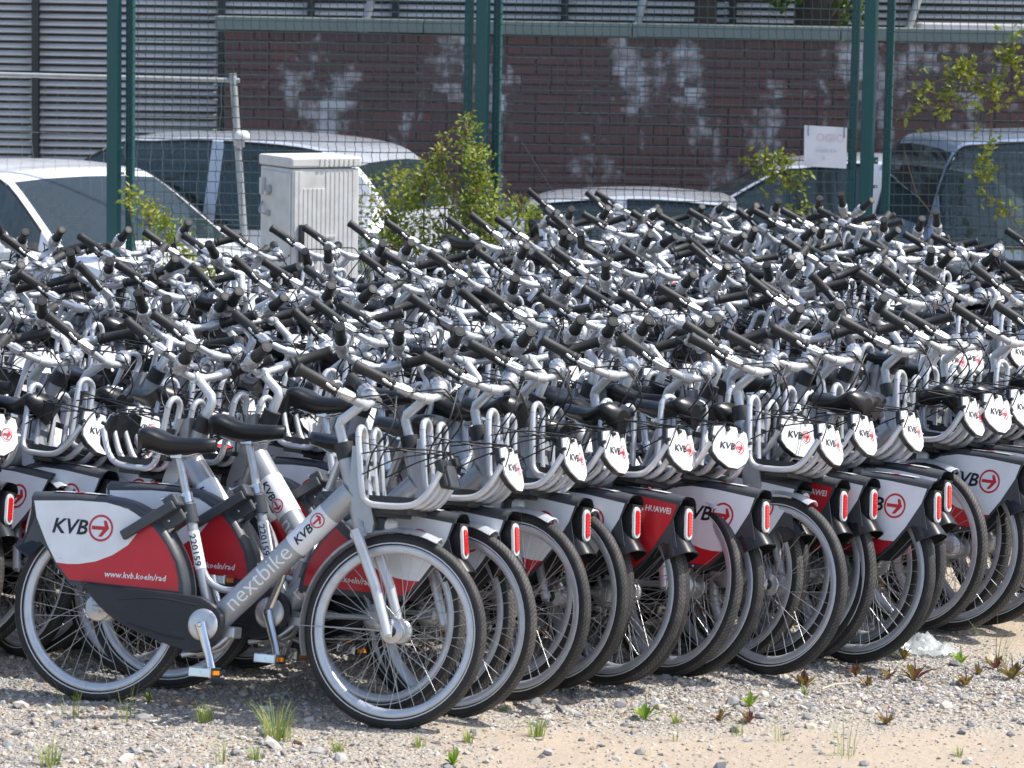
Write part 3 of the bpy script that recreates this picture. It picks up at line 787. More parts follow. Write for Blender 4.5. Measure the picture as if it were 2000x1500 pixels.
def ground_mat():
    m, n, l, p = new_mat('gravel_and_sand')
    tc = n.new('ShaderNodeTexCoord')
    def nz(s, d=5, ro=.6):
        q = n.new('ShaderNodeTexNoise'); q.inputs['Scale'].default_value = s; q.inputs['Detail'].default_value = d; q.inputs['Roughness'].default_value = ro
        l.new(tc.outputs['Object'], q.inputs['Vector']); return q.outputs['Fac']
    def mth(op, a, b=None, c=None):
        q = n.new('ShaderNodeMath'); q.operation = op
        for i, x in enumerate((a, b, c)):
            if x is None: continue
            if isinstance(x, (int, float)): q.inputs[i].default_value = x
            else: l.new(x, q.inputs[i])
        return q.outputs[0]
    def mix(f, a, b):
        q = n.new('ShaderNodeMix'); q.data_type = 'RGBA'
        for nm, x in (('A', a), ('B', b)):
            if isinstance(x, tuple): q.inputs[nm].default_value = (*x, 1)
            else: l.new(x, q.inputs[nm])
        l.new(f, q.inputs['Factor']); return q.outputs['Result']
    sp = n.new('ShaderNodeSeparateXYZ'); l.new(tc.outputs['Object'], sp.inputs[0])
    # sand lies in front of the gravel strip and further along to the right
    edge = mth('SUBTRACT', mth('ADD', 11.22, mth('MULTIPLY', sp.outputs[0], .10)), sp.outputs[1])
    left = mth('MULTIPLY', mth('ADD', edge, .25), .9)
    edge = mth('ADD', mth('MULTIPLY', edge, 2.2), mth('MULTIPLY', mth('SUBTRACT', nz(1.6), .5), 2.6))
    xr = mth('MULTIPLY', mth('ADD', sp.outputs[0], .55), 1.2)
    s1 = mth('MINIMUM', edge, xr)
    far = mth('MINIMUM', mth('MULTIPLY', mth('SUBTRACT', sp.outputs[0], 1.75), 2.5), mth('MULTIPLY', mth('SUBTRACT', sp.outputs[1], 12.35), 2.5))
    sand = mth('MAXIMUM', mth('MAXIMUM', s1, far), mth('ADD', mth('MINIMUM', left, .22), mth('MULTIPLY', mth('SUBTRACT', nz(2.3), .5), 1.2)))
    cl = n.new('ShaderNodeClamp'); l.new(mth('ADD', mth('MULTIPLY', sand, 1.1), .25), cl.inputs[0]); sand = cl.outputs[0]
    vo = n.new('ShaderNodeTexVoronoi'); vo.inputs['Scale'].default_value = 75; l.new(tc.outputs['Object'], vo.inputs['Vector'])
    vs2 = n.new('ShaderNodeSeparateColor'); l.new(vo.outputs['Color'], vs2.inputs[0])
    grav = mix(vs2.outputs[0], (.27, .26, .245), (.47, .45, .415))
    grav = mix(mth('MULTIPLY', nz(3), .5), grav, (.42, .37, .31))
    sandc = mix(nz(2.2), (.375, .315, .242), (.45, .37, .285))
    sandc = mix(mth('MULTIPLY', mth('GREATER_THAN', nz(38, 3), .60), .5), sandc, (.33, .27, .21))
    l.new(mix(sand, grav, sandc), p.inputs['Base Color']); p.inputs['Roughness'].default_value = .95; p.inputs['Specular IOR Level'].default_value = .15
    h = mth('ADD', mth('MULTIPLY', vo.outputs['Distance'], mth('MULTIPLY', mth('SUBTRACT', 1.0, sand), 1.4)), mth('MULTIPLY', nz(24, 6, .7), 1.0))
    bp = n.new('ShaderNodeBump'); bp.inputs['Strength'].default_value = 1; bp.inputs['Distance'].default_value = .014
    l.new(h, bp.inputs['Height']); l.new(bp.outputs[0], p.inputs['Normal'])
    return m
ground = link('ground', np_mesh('ground', gv, gf, [ground_mat()]))
tag(ground, kind='structure')

# ------------------------------------------------------------------ louvred building far behind
M_slat = pm('louvre_slat', (.66, .655, .64), .5, 0, .4, 3)
M_dark = pm('dark_recess', (.09, .09, .09), .8)
M_mull = pm('mullion_dark', (.03, .034, .036), .5)
bY = 30.0
bld = empty('louvred_building', (0, bY, -.34)); tag(bld, 'grey building faced with horizontal metal louvre slats behind the brick wall and parked cars', 'building')
b = MB(); b.box((1.5, 1.6, 2.6), (16, 2.6, 5.2), 0); b.obj('wall', [M_dark], bld)
mx_ = [-6.3, -4.39, -2.70, -1.89, -1.12, .42, 1.95, 3.6, 5.6]
b = MB(); b.box((0, -.02, 2.3), (.055, .12, 4.6), 0); mull = b.mesh('mullion', [M_mull])
for x in mx_[1:-1]:
    o = link('mullion', mull, bld); o.location = (x, 0, 0)
for i in range(len(mx_) - 1):
    x0, x1 = mx_[i] + .034, mx_[i + 1] - .034
    b = MB(); b.box((0, 0, 0), (x1 - x0, .062, .008), 0, Matrix.Rotation(math.radians(34), 3, 'X'))
    me = b.mesh('louvre_slat', [M_slat])
    for k in range(66):
        z = .05 + k * .0685
        if x0 > -2.8 and z < 2.2: continue
        if z > 4.5: continue
        o = link('louvre_slat', me, bld); o.location = ((x0 + x1) / 2, .02, z); o.rotation_euler = (rnd.gauss(0, .03), rnd.gauss(0, .0012), 0)

# ------------------------------------------------------------------ brick wall
def brick_mat(name, mort=False):
    m, n, l, p = new_mat(name)
    g = n.new('ShaderNodeNewGeometry')
    mp = n.new('ShaderNodeMapping'); mp.inputs['Scale'].default_value = (1, 1, .45); l.new(g.outputs['Position'], mp.inputs[0])
    def nz(s, d, src):
        q = n.new('ShaderNodeTexNoise'); q.inputs['Scale'].default_value = s; q.inputs['Detail'].default_value = d; q.inputs['Roughness'].default_value = .62; l.new(src, q.inputs['Vector']); return q.outputs['Fac']
    rp = n.new('ShaderNodeValToRGB'); e = rp.color_ramp.elements; e[0].position = .535; e[0].color = (0, 0, 0, 1); e[1].position = .68; e[1].color = (1, 1, 1, 1)
    oi = n.new('ShaderNodeObjectInfo')
    big = nz(1.5, 3, mp.outputs[0]); fine = nz(11, 8, g.outputs['Position'])
    def mth(op, a, b_):
        q = n.new('ShaderNodeMath'); q.operation = op
        for i_, x_ in enumerate((a, b_)):
            if isinstance(x_, (int, float)): q.inputs[i_].default_value = x_
            else: l.new(x_, q.inputs[i_])
        return q.outputs[0]
    per = mth('MULTIPLY', mth('SUBTRACT', oi.outputs['Random'], .5), .13) if not mort else .045
    l.new(mth('ADD', mth('ADD', big, mth('MULTIPLY', mth('SUBTRACT', fine, .5), .38)), per), rp.inputs[0])
    cr = n.new('ShaderNodeValToRGB'); e = cr.color_ramp.elements
    if mort: e[0].color = (.105, .092, .09, 1); e[1].color = (.20, .185, .188, 1)
    else:
        e[0].color = (.085, .062, .060, 1); e[1].color = (.15, .060, .050, 1)
        q = e.new(.5); q.color = (.108, .064, .060, 1)
    l.new(oi.outputs['Random'] if not mort else nz(9, 3, g.outputs['Position']), cr.inputs[0])
    mx0 = n.new('ShaderNodeMix'); mx0.data_type = 'RGBA'; l.new(nz(14, 5, g.outputs['Position']), mx0.inputs['Factor']); l.new(cr.outputs[0], mx0.inputs['A']); mx0.inputs['B'].default_value = (.10, .07, .068, 1)
    mx = n.new('ShaderNodeMix'); mx.data_type = 'RGBA'; l.new(mx0.outputs['Result'], mx.inputs['A']); mx.inputs['B'].default_value = (.52, .54, .58, 1)
    mu = n.new('ShaderNodeMath'); mu.operation = 'MULTIPLY'; mu.inputs[1].default_value = .8; l.new(rp.outputs[0], mu.inputs[0]); l.new(mu.outputs[0], mx.inputs['Factor'])
    l.new(mx.outputs['Result'], p.inputs['Base Color']); p.inputs['Roughness'].default_value = .9
    return m
M_brick = brick_mat('dark_red_brick'); M_mortar = brick_mat('mortar', True)
M_cap = pm('cap_concrete', (.15, .185, .178), .85, 0, .6, 4, dirt_c=(.2, .24, .22), bump=.3)
wY = 28.0; wx0, wx1 = -2.49, 6.2
wall = empty('brick_wall', ((wx0 + wx1) / 2, wY, -.34)); tag(wall, 'dark red brick wall with white salt stains and a grey concrete cap behind the parked cars', 'wall')
def W(name, mb, mats, kind=None):
    o = mb.obj(name, mats, wall); o.matrix_local = Matrix.Translation(-Vector(wall.location)); return tag(o, kind=kind)
b = MB(); b.box(((wx0 + wx1) / 2, wY + .15, .88), (wx1 - wx0, .308, 2.44), 0); W('mortar_core', b, [M_mortar])
for q in range(5):
    c0 = wx0 - .08 + q * (wx1 - wx0 + .16) / 5; c1 = c0 + (wx1 - wx0 + .16) / 5 - .008
    b = MB(); b.box(((c0 + c1) / 2, wY + .15, 2.165), (c1 - c0, .42, .112), 0, bev=.006); W('cap_stone', b, [M_cap])
bl, bh, bp_ = .240, .071, .083
proto = {}
for nm, L in (('s', bl), ('h', .115)):
    b = MB(); b.box((0, 0, 0), (L, .03, bh), 0, bev=.004); proto[nm] = b.mesh('brick', [M_brick])
rest = MB(); nb = 0
for c in range(28):
    z = 2.062 - c * bp_; x = wx0 + .004; odd = c % 2
    while x < wx1 - .05:
        L = .115 if (rnd.random() < .38 or (odd and x < wx0 + .01)) else bl
        if x + L > wx1: L = wx1 - x - .004
        cx = x + L / 2
        if nb < 300 and c < 13 and -2.5 < cx < 4.6 and L > .1:
            o = link('brick', proto['h' if L < .2 else 's'], wall); o.location = Vector((cx, wY - .004 + rnd.uniform(-.003, .003), z)) - wall.location; o.rotation_euler = (0, rnd.gauss(0, .004), rnd.gauss(0, .006)); nb += 1
        else: rest.box((cx, wY - .004 + rnd.uniform(-.003, .003), z), (L, .03, bh), 0)
        x += L + .012
W('brick_courses', rest, [M_brick], 'stuff')
M_strut = pm('galvanised_steel', (.38, .40, .40), .5, .4, .5, 12)
M_conc = pm('pale_concrete', (.52, .50, .50), .85, 0, .5, 3)
b = MB(); b.box((4.75, 28.9, 1.0), (2.5, .5, 2.52), 0, bev=.015); b.box((4.7, 28.88, 2.18), (2.8, .62, .05), 0, bev=.01)
tag(b.obj('concrete_ledge', [M_conc]), 'pale concrete ledge showing above the cap of the brick wall at the right', 'ledge')
for i, (x0, x1, lb) in enumerate(((-1.42, -1.26, 'left'), (.95, 1.10, 'middle'), (3.28, 3.50, 'right'))):
    b = MB(); b.tube([(x0, 28.7, 1.8), (x1 + .06, 28.75, 2.75)], .035, 10); b.box((x0, 28.7, 1.9), (.10, .10, .02), 0)
    b.tube([(x0 - .02, 28.7, -.3), (x0, 28.7, 1.85)], .03, 10)
    tag(b.obj('leaning_strut', [M_strut]), f'pale leaning steel strut rising behind the brick wall, {lb} one of three', 'strut', 'pale struts behind the brick wall')

# ------------------------------------------------------------------ foliage helpers
def leaf_mat(name, c1, c2):
    m, n, l, p = new_mat(name)
    at = n.new('ShaderNodeAttribute'); at.attribute_name = 'tone'
    sp = n.new('ShaderNodeSeparateColor'); l.new(at.outputs['Color'], sp.inputs[0])
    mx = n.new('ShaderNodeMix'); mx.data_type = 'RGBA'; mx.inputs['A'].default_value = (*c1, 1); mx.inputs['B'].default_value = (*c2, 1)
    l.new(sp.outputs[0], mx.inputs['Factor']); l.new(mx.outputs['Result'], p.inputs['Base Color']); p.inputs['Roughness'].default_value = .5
    tr = n.new('ShaderNodeBsdfTranslucent'); l.new(mx.outputs['Result'], tr.inputs[0])
    ms = n.new('ShaderNodeMixShader'); ms.inputs[0].default_value = .35; l.new(p.outputs[0], ms.inputs[1]); l.new(tr.outputs[0], ms.inputs[2]); l.new(ms.outputs[0], n['Material Output'].inputs[0])
    return m
M_leaf = leaf_mat('shrub_leaf', (.085, .17, .015), (.38, .38, .06))
M_leafd = leaf_mat('tree_leaf', (.05, .10, .015), (.12, .18, .03))
M_grass = leaf_mat('grass_blade', (.16, .27, .04), (.42, .44, .15))
M_dock = leaf_mat('dock_leaf', (.13, .035, .03), (.20, .17, .035))
M_green = leaf_mat('weed_leaf', (.13, .26, .025), (.30, .38, .05))
M_bark = pm('bark', (.075, .058, .043), .9, 0, .6, 14, bump=.8)
M_twig = pm('twig', (.16, .10, .06), .8)
rs = np.random.RandomState(5)
def leaf_cloud(centres, size, tone=None, aspect=.5, droop=.2):
    """each centre becomes one pointed leaf of 4 vertices folded along its midrib"""
    C = np.asarray(centres, float); N = len(C)
    d = rs.normal(size=(N, 3)); d[:, 2] = d[:, 2] * .7 + droop; d /= np.linalg.norm(d, axis=1)[:, None]
    u = np.cross(d, rs.normal(size=(N, 3))); u /= np.linalg.norm(u, axis=1)[:, None]; w = np.cross(d, u)
    s = size * rs.uniform(.6, 1.35, (N, 1))
    V = np.stack([C, C + d * s * .5 + u * s * aspect * .5 + w * s * .08, C + d * s, C + d * s * .5 - u * s * aspect * .5 + w * s * .08], 1).reshape(-1, 3)
    F = np.arange(N * 4).reshape(N, 4)
    t = rs.uniform(0, 1, N) if tone is None else np.clip(tone + rs.normal(0, .15, N), 0, 1)
    col_ = np.repeat(np.stack([t, t, t, np.ones(N)], 1), 4, 0)
    return V, F, col_
def foliage(name, parent, centres, size, mat, tone=None, aspect=.5, droop=.2):
    V, F, c = leaf_cloud(centres, size, tone, aspect, droop)
    if parent is not None: V = V - np.array(parent.location)[None, :]
    return link(name, np_mesh(name, V, F, [mat], False, c), parent)

for (x, rr, lb, cx) in ((1.60, .10, 'slim dark tree trunk rising behind the brick wall, narrower of the two', 0), (2.62, .24, 'thick tree trunk with green shoots behind the brick wall', 1)):
    t = empty('tree', (x, 29.0, -.34)); tag(t, lb, 'tree')
    b = MB(); b.tube([(0, 0, 0), (.02, .0, 1.4), (.05, .05, 2.8), (.0, .1, 4.2), (.1, .1, 5.4)], [rr * 1.25, rr * 1.02, rr, rr * .8, rr * .4], 14)
    b.obj('trunk', [M_bark], t)
    b = MB()
    for k in range(7):
        a = k * 2.4; h = 3.9 + .25 * k; b.tube(catmull([(.03, .1, h), (.6 * math.cos(a), .5 * math.sin(a) + .1, h + .5), (1.3 * math.cos(a), 1.1 * math.sin(a) + .1, h + .8)], 3), [.05, .045, .04, .03, .025, .018, .01], 6)
    b.obj('limb', [M_bark], t)
    cs = []
    for k in range(46):
        a = rs.uniform(0, 2 * PI); r_ = rs.uniform(.2, 1.5); c0 = np.array([x + r_ * math.cos(a), 29.1 + r_ * .8 * math.sin(a), 3.9 + rs.uniform(0, 2.2)])
        cs.append(c0 + rs.normal(0, .22, (70, 3)))
    if cx:
        for k in range(14):
            sgn = -1 if k % 2 else 1
            cs.append(np.array([x + sgn * rs.uniform(.22, .34), 28.72, rs.uniform(2.1, 2.7)]) + rs.normal(0, .05, (26, 3)))
    foliage('crown', t, np.concatenate(cs), .085, M_leafd)

# ------------------------------------------------------------------ parked cars behind the fence
M_cwhite = pm('car_paint_white', (.74, .76, .80), .22, 0, .15, 3, coat=.7)
M_csilver = pm('car_paint_silver_blue', (.30, .37, .48), .25, .45, .15, 3, coat=.7)
M_glass = glass_mat('car_glass', (.03, .045, .05), .28, .03)
M_cpale = pm('car_paint_pale_silver', (.52, .55, .60), .24, .3, .15, 3, coat=.7)
M_trim = pm('black_trim', (.012, .012, .013), .35)
M_int = pm('car_interior', (.03, .032, .034), .8)
M_hl = pm('lamp_clear', (.6, .62, .64), .1, .3, 0)
def make_car(name, label, loc, yaw, L, w, prof, belt, ex, wins, wind, rear, paint, seat_c=None, ride=0):
    """prof: [(x, top z)], belt: fn(x), ex: fn(x) half width of the roof line, wins: x spans of the side glass, wind/rear: x spans of screens (rear at x = 0)"""
    car = empty(name, loc, (0, 0, yaw)); tag(car, label, 'car', 'cars parked behind the fence')
    prof = [(p.x, p.z) for p in catmull([(a_, 0, c_) for a_, c_ in prof], 5)]; prof = [p for i_, p in enumerate(prof) if i_ == 0 or p[0] > max(q_[0] for q_ in prof[:i_]) + 1e-4]
    xs = sorted(set([p[0] for p in prof] + [x for s in wins for x in s] + list(wind) + list(rear) + [i * L / 24 for i in range(25)]))
    def top(x):
        for (a, za), (c, zc) in zip(prof, prof[1:]):
            if a <= x <= c:
                t = (x - a) / max(1e-6, c - a); return za + (zc - za) * t
        return prof[-1][1]
    def sec(x):
        z = top(x); bl_ = min(belt(x), z - .02); e = ex(x); ww = w * (1 - .10 * max(0, (x - L * .82) / (L * .18)) ** 2 - .06 * max(0, (L * .1 - x) / (L * .1)) ** 2)
        e = min(e, ww * .94) if z - bl_ > .05 else ww * .9
        lo = .2 if .1 < x < L - .1 else .3
        return [(ww * .92, lo), (ww, .42), (ww * 1.0, min(.68, bl_ - .03)), (ww * .965, bl_), (e, z - .028), (e - .055, z - .004), (e * .5, z + .014), (0, z + .02)]
    S = [sec(x) for x in xs]; body = MB(); side = {}; ws = MB(); rw = MB()
    def inspan(a, c, sp): return a >= sp[0] - 1e-6 and c <= sp[1] + 1e-6
    for i in range(len(xs) - 1):
        for k in range(7):
            for s in (1, -1):
                q = [(xs[i], s * S[i][k][0], S[i][k][1]), (xs[i + 1], s * S[i + 1][k][0], S[i + 1][k][1]), (xs[i + 1], s * S[i + 1][k + 1][0], S[i + 1][k + 1][1]), (xs[i], s * S[i][k + 1][0], S[i][k + 1][1])]
                if k == 3:
                    hit = [j for j, sp in enumerate(wins) if inspan(xs[i], xs[i + 1], sp)]
                    if hit:
                        side.setdefault((hit[0], s), MB()).add(q, [(0, 1, 2, 3)], 0); continue
                if k >= 5 and inspan(xs[i], xs[i + 1], wind): ws.add(q, [(0, 1, 2, 3)], 0, True); continue
                if k >= 5 and inspan(xs[i], xs[i + 1], rear): rw.add(q, [(0, 1, 2, 3)], 0, True); continue
                body.add(q, [(0, 1, 2, 3)], 0, k not in (0,))
    for i in (0, len(xs) - 1):
        body.add([(xs[i], y, z) for y, z in S[i]] + [(xs[i], -y, z) for y, z in S[i][::-1]], [tuple(range(16))], 0)
    bo = body.obj('body', [paint], car)
    for (j, s), mb in side.items(): mb.obj('side_window', [M_glass], car)
    ws.obj('windscreen', [M_glass], car); rw.obj('rear_window', [M_glass], car)
    it = MB(); bz = belt(L * .4) - .06
    it.box((L * .42, 0, .30 + (bz - .30) / 2), (L * .62, w * 1.76, bz - .30), 0); it.obj('interior', [M_int], car)
    M_seat = seat_c or M_int
    for x in (L * .53, L * .33):
        for s in (-1, 1):
            st = MB(); st.box((x, s * .36, bz + .10), (.14, .46, .34), 0, Matrix.Rotation(-.2, 3, 'Y'), .05); st.box((x - .05, s * .36, bz + .36), (.10, .26, .16), 0, bev=.05); st.obj('seat', [M_seat], car)
    for s in (-1, 1):
        for sp in wins:
          for q_ in (3, 4):
            tr = MB()
            xx = [x for x in xs if sp[0] <= x <= sp[1]]
            tr.tube([(x, s * (sec(x)[q_][0] + .003), sec(x)[q_][1]) for x in xx], .010, 6); tr.obj('window_trim', [M_trim], car)
    for s in (-1, 1):
        mi = MB(); xm = wind[1] - .42; mi.box((xm, s * (w + .10), belt(xm) + .07), (.12, .20, .15), 0, bev=.05); mi.box((xm, s * (w + .01), belt(xm) + .02), (.06, .10, .03), 1); mi.box((xm - .062, s * (w + .10), belt(xm) + .07), (.004, .16, .11), 1); mi.obj('side_mirror', [paint, M_trim], car)
        hl = MB(); hl.box((L - .16, s * w * .68, .68), (.22, .30, .13), 0, bev=.05); hl.obj('headlight', [M_hl], car)
        tl = MB(); tl.box((.045, s * w * .80, belt(.1) - .22), (.10, .18, .22), 0, bev=.03); tl.obj('tail_light', [M_lens], car)
        for x in (L * .19, L * .80):
            wh = MB(); c = Vector((x, s * (w - .085), .305))
            wh.lathe([(.19, -.09), (.27, -.10), (.30, -.07), (.305, 0), (.30, .07), (.27, .10), (.19, .09)], c, 28, 0)
            wh.lathe([(0, s * .06), (.06, s * .07), (.17, s * .06), (.19, s * .085)], c, 20, 1)
            for k in range(5):
                a = 2 * PI * k / 5; wh.box(c + Vector((.11 * math.cos(a), s * .082, .11 * math.sin(a))), (.17, .012, .04), 1, Matrix.Rotation(-a, 3, 'Y'))
            wh.obj('wheel', [M_tyre, M_alu], car)
        for sp in wins[:2]:
            dh = MB(); dh.box((sp[0] + .14, s * (w + .012), belt(sp[0]) - .11), (.17, .03, .025), 0, bev=.008); dh.obj('door_handle', [paint], car)
    return car
hatch = [(0, .60), (.03, .98), (.10, 1.02), (.42, 1.36), (.75, 1.45), (1.35, 1.49), (1.9, 1.475), (2.30, 1.41), (3.02, .99), (3.3, .93), (3.75, .83), (4.0, .66), (4.08, .5)]
gb = -.344
make_car('parked_car', 'white hatchback at the left with its windscreen towards the bicycles, nearest to the frame edge', (-4.80, 25.55, gb), math.radians(-44), 4.08, .86, hatch, lambda x: .93 - .012 * x if x < 3 else .9, lambda x: .66 + .04 * min(1, x / 1.0) if x < 2.3 else .70 + .13 * (x - 2.3) / .72, [(.66, 1.42), (1.50, 2.80)], (2.30, 3.02), (.10, .42), M_cwhite)
M_gseat = pm('green_seat_cover', (.03, .35, .10), .7)
mpv = [(0, .62), (.03, 1.0), (.08, 1.12), (.36, 1.46), (.7, 1.59), (1.4, 1.63), (2.0, 1.61), (2.42, 1.55), (3.18, 1.08), (3.5, 1.0), (3.95, .86), (4.2, .68), (4.28, .5)]
make_car('parked_car', 'pale silver family car with green seat covers parked behind the beige cabinet', (-.62, 24.75, gb), math.radians(180 - 22), 4.28, .89, mpv, lambda x: 1.01 - .012 * x if x < 3.1 else .96, lambda x: .62 + .06 * min(1, x / 1.0) if x < 2.42 else .68 + .14 * (x - 2.42) / .76, [(.62, 1.42), (1.52, 2.96)], (2.42, 3.18), (.08, .36), M_cpale, M_gseat).scale = (1, 1, 1.04)
low = [(0, .56), (.04, .88), (.5, .93), (1.05, 1.26), (1.4, 1.335), (1.95, 1.36), (2.4, 1.33), (2.6, 1.28), (3.25, .90), (3.6, .84), (4.1, .74), (4.3, .56), (4.36, .46)]
c3 = make_car('parked_car', 'low pale blue saloon with a thin roof aerial in the middle of the parked cars', (-.95, 24.6, gb), math.radians(-3), 4.36, .86, low, lambda x: .865 - .01 * x if x < 3.3 else .8, lambda x: .60 + .04 * min(1, x / 1.4) if x < 2.6 else .66 + .12 * (x - 2.6) / .65, [(1.06, 1.70), (1.80, 3.05)], (2.60, 3.25), (.52, 1.05), M_cpale)
b = MB(); b.tube([(1.25, 0, 1.31), (.98, 0, 1.72)], .006, 6); b.obj('aerial', [M_trim], c3)
sal = [(0, .6), (.04, .96), (.45, 1.0), (1.0, 1.37), (1.5, 1.48), (2.1, 1.50), (2.5, 1.46), (2.75, 1.40), (3.55, .97), (3.9, .92), (4.3, .80), (4.5, .6), (4.55, .48)]
c4 = make_car('parked_car', 'silver saloon seen side-on behind the paper notice on the fence', (4.72, 25.9, gb), math.radians(180), 4.55, .88, sal, lambda x: .95 - .012 * x if x < 3.5 else .9, lambda x: .61 + .04 * min(1, x / 1.4) if x < 2.75 else .68 + .12 * (x - 2.75) / .8, [(1.02, 1.9), (2.02, 3.35)], (2.75, 3.55), (.48, 1.0), M_cpale)
c4.scale = (1, 1, 1.05)
van = [(0, .62), (.02, 1.1), (.05, 1.2), (.22, 1.74), (.5, 1.83), (1.4, 1.87), (2.4, 1.85), (2.95, 1.77), (3.75, 1.18), (4.1, 1.06), (4.5, .9), (4.7, .7), (4.75, .5)]
make_car('parked_van', 'tall silver blue van at the right edge behind the green posts', (2.78, 24.05, gb), math.radians(9), 4.75, .94, van, lambda x: 1.08, lambda x: .74 + .03 * min(1, x) if x < 2.95 else .77 + .1 * (x - 2.95) / .8, [(.12, 1.50), (1.56, 2.55), (2.65, 3.55)], (2.95, 3.75), (.05, .22), M_csilver)

# ------------------------------------------------------------------ green mesh fence, posts, old galvanised fence
M_teal = pm('teal_green_paint', (.010, .078, .082), .42, 0, .35, 8, dirt_c=(.02, .10, .095))
M_wire = pm('green_wire', (.06, .105, .102), .45, .1)
M_gwire = pm('galvanised_wire', (.42, .42, .40), .5, .6, .3)
fY = 22.8
def fence_panel(x0, x1, label):
    f = empty('mesh_fence', ((x0 + x1) / 2, fY, 0)); tag(f, label, 'fence', 'green wire mesh fence panels')
    W_ = x1 - x0; h0, h1 = .06, 3.02
    wm = MB(); n = int(round(W_ / .060))
    for i in range(n + 1):
        x = -W_ / 2 + W_ * i / n; pts = []; k = 0; z = h0
        ox = rnd.gauss(0, .003)
        while z <= h1:
            pts.append((x + ox + (.0035 if k % 2 else -.0035) + rnd.gauss(0, .0006), .004 if k % 2 else -.004, z)); z += .0375; k += 1
        wm.tube(pts, .0030, 3, 0, caps=False)
    for k in range(int((h1 - h0) / .075) + 1):
        z = h0 + .019 + k * .075; j = rnd.gauss(0, .002)
        wm.tube([(-W_ / 2 - .01 + W_ * q / 8, rnd.gauss(0, .0015), z + j + rnd.gauss(0, .0015)) for q in range(9)] + [(W_ / 2 + .012, 0, z + j)], .0033, 4, 0, caps=False)
    wm.obj('wire_mesh', [M_wire], f)
    for x in (-W_ / 2, W_ / 2):
        b = MB(); rot = Matrix.Rotation(math.radians(-24), 3, 'Z')
        b.box((x, .012, 1.55), (.055, .006, 3.06), 0, rot); b.box((x + .025, .024, 1.55), (.006, .045, 3.06), 0, rot)
        for k in range(40): b.box((x + (.026 if x < 0 else -.02), -.006, .08 + k * .075), (.012, .012, .007), 0)
        b.obj('frame_upright', [M_teal], f)
    for z in (.04, 3.06):
        b = MB(); b.box((0, .0, z), (W_ + .05, .035, .035), 0); b.obj('frame_rail', [M_teal], f)
    return f
fence_panel(-2.69, -.345, 'green wire mesh fence panel behind the beige cabinet, left of the middle posts')
fence_panel(-.145, 2.335, 'green wire mesh fence panel between the middle and right-hand posts')
fence_panel(2.575, 5.1, 'green wire mesh fence panel with climbing vine right of the right-hand posts')
for x, lb in ((-2.795, 'left-hand dark green fence post above the white hatchback'), (-.243, 'middle dark green fence post beside the tall shrub'), (2.44, 'right-hand dark green fence post next to the paper notice')):
    p_ = empty('fence_post', (x, fY, 0)); tag(p_, lb, 'post', 'dark green fence posts')
    b = MB(); rot = Matrix.Rotation(math.radians(-24), 3, 'Z'); b.box((0, 0, 1.6), (.085, .062, 3.2), 0, rot, .004); b.obj('post_tube', [M_teal], p_)
    b = MB(); b.box((0, 0, .006), (.16, .16, .012), 0); b.obj('base_plate', [M_teal], p_)
    for z in (.55, 1.18, 1.36, 2.5):
        b = MB(); b.box((.05, -.02, z), (.05, .012, .05 if z != 1.18 else .02), 0, bev=.002); b.tube([(.062, -.035, z), (.062, .0, z)], .008, 6, 1); b.obj('clip', [M_teal, M_strut], p_)
gf_ = empty('galvanised_fence', (-4.0, 23.7, -.34)); tag(gf_, 'old galvanised wire fence with a pale top rail and leaning tube post at the left', 'fence')
b = MB(); b.tube([(-1.95 + 4.0 - .10, 0, 2.20), (-1.95 + 4.0 + .0, 0, .9), (-1.95 + 4.0 + .065, 0, 0)], .026, 12); b.lathe([(.0, .0), (.026, 0), (.026, -.02)], (1.95, 0, 2.2), 12, axis='z'); b.obj('tube_post', [M_strut], gf_)
b = MB(); b.tube([(-4, 0, 2.20), (2.0, 0, 2.15)], .017, 8); b.obj('top_rail', [M_strut], gf_)
b = MB()
for i in range(70):
    x = -4 + i * .085; pts = []
    for k in range(28): pts.append((x + .006 * math.sin(k * 1.9 + i) + .010 * math.sin(k * .35 + i * 1.7), 0, .05 + k * .0785))
    b.tube(pts, .0016, 3, 0, caps=False)
for z in (.1, .62, 1.15, 1.75): b.tube([(-4 + q, 0, z + .01 * math.sin(q * 2)) for q in range(7)], .0016, 4, 0, caps=False)
b.obj('wire_mesh', [M_gwire], gf_)
b = MB(); b.lathe([(.0, .055), (.035, .05), (.055, .03), (.058, .0), (.05, -.012), (0, -.012)], (-1.945 - .03, 23.64, 1.40), 16, axis='z'); b.box((-1.985, 23.66, 1.37), (.05, .05, .08), 1, bev=.008)
b.box((-2.02, 23.64, 1.38), (.03, .03, .07), 1, bev=.005)
tag(b.obj('lamp_cap', [M_plate, M_conc]), 'small white dome cap clipped to the leaning galvanised post', 'cap')
b = MB(); sx, sz = 2.145, 1.455
N_ = 8
g_ = [[(sx - .148 + .296 * i / N_ + .004 * j / N_, fY - .012 + .006 * math.sin(i * 1.3 + j), sz + .142 - .284 * j / N_ - .012 * i / N_) for i in range(N_ + 1)] for j in range(N_ + 1)]
b.add([p for r_ in g_ for p in r_], [(j * (N_ + 1) + i, j * (N_ + 1) + i + 1, (j + 1) * (N_ + 1) + i + 1, (j + 1) * (N_ + 1) + i) for j in range(N_) for i in range(N_)], 0, True)
M_paper = pm('paper', (.72, .73, .78), .8, 0, .15, 6)
M_pink = pm('faded_red_print', (.69, .57, .61), .8, 0, .3); M_fgrey = pm('faded_grey_print', (.58, .62, .66), .8, 0, .3)
V, F = text2d('OGIO', .075, .004, 0, 2); put2d(b, (V, F), lambda u, v: (sx - .065 + u, fY - .0185, sz + .035 + v - .03 * u), 1)
for k in range(5): b.box((sx - .05 + k * .03, fY - .019, sz - .03 - k * .001), (.02, .001, .018), 2)
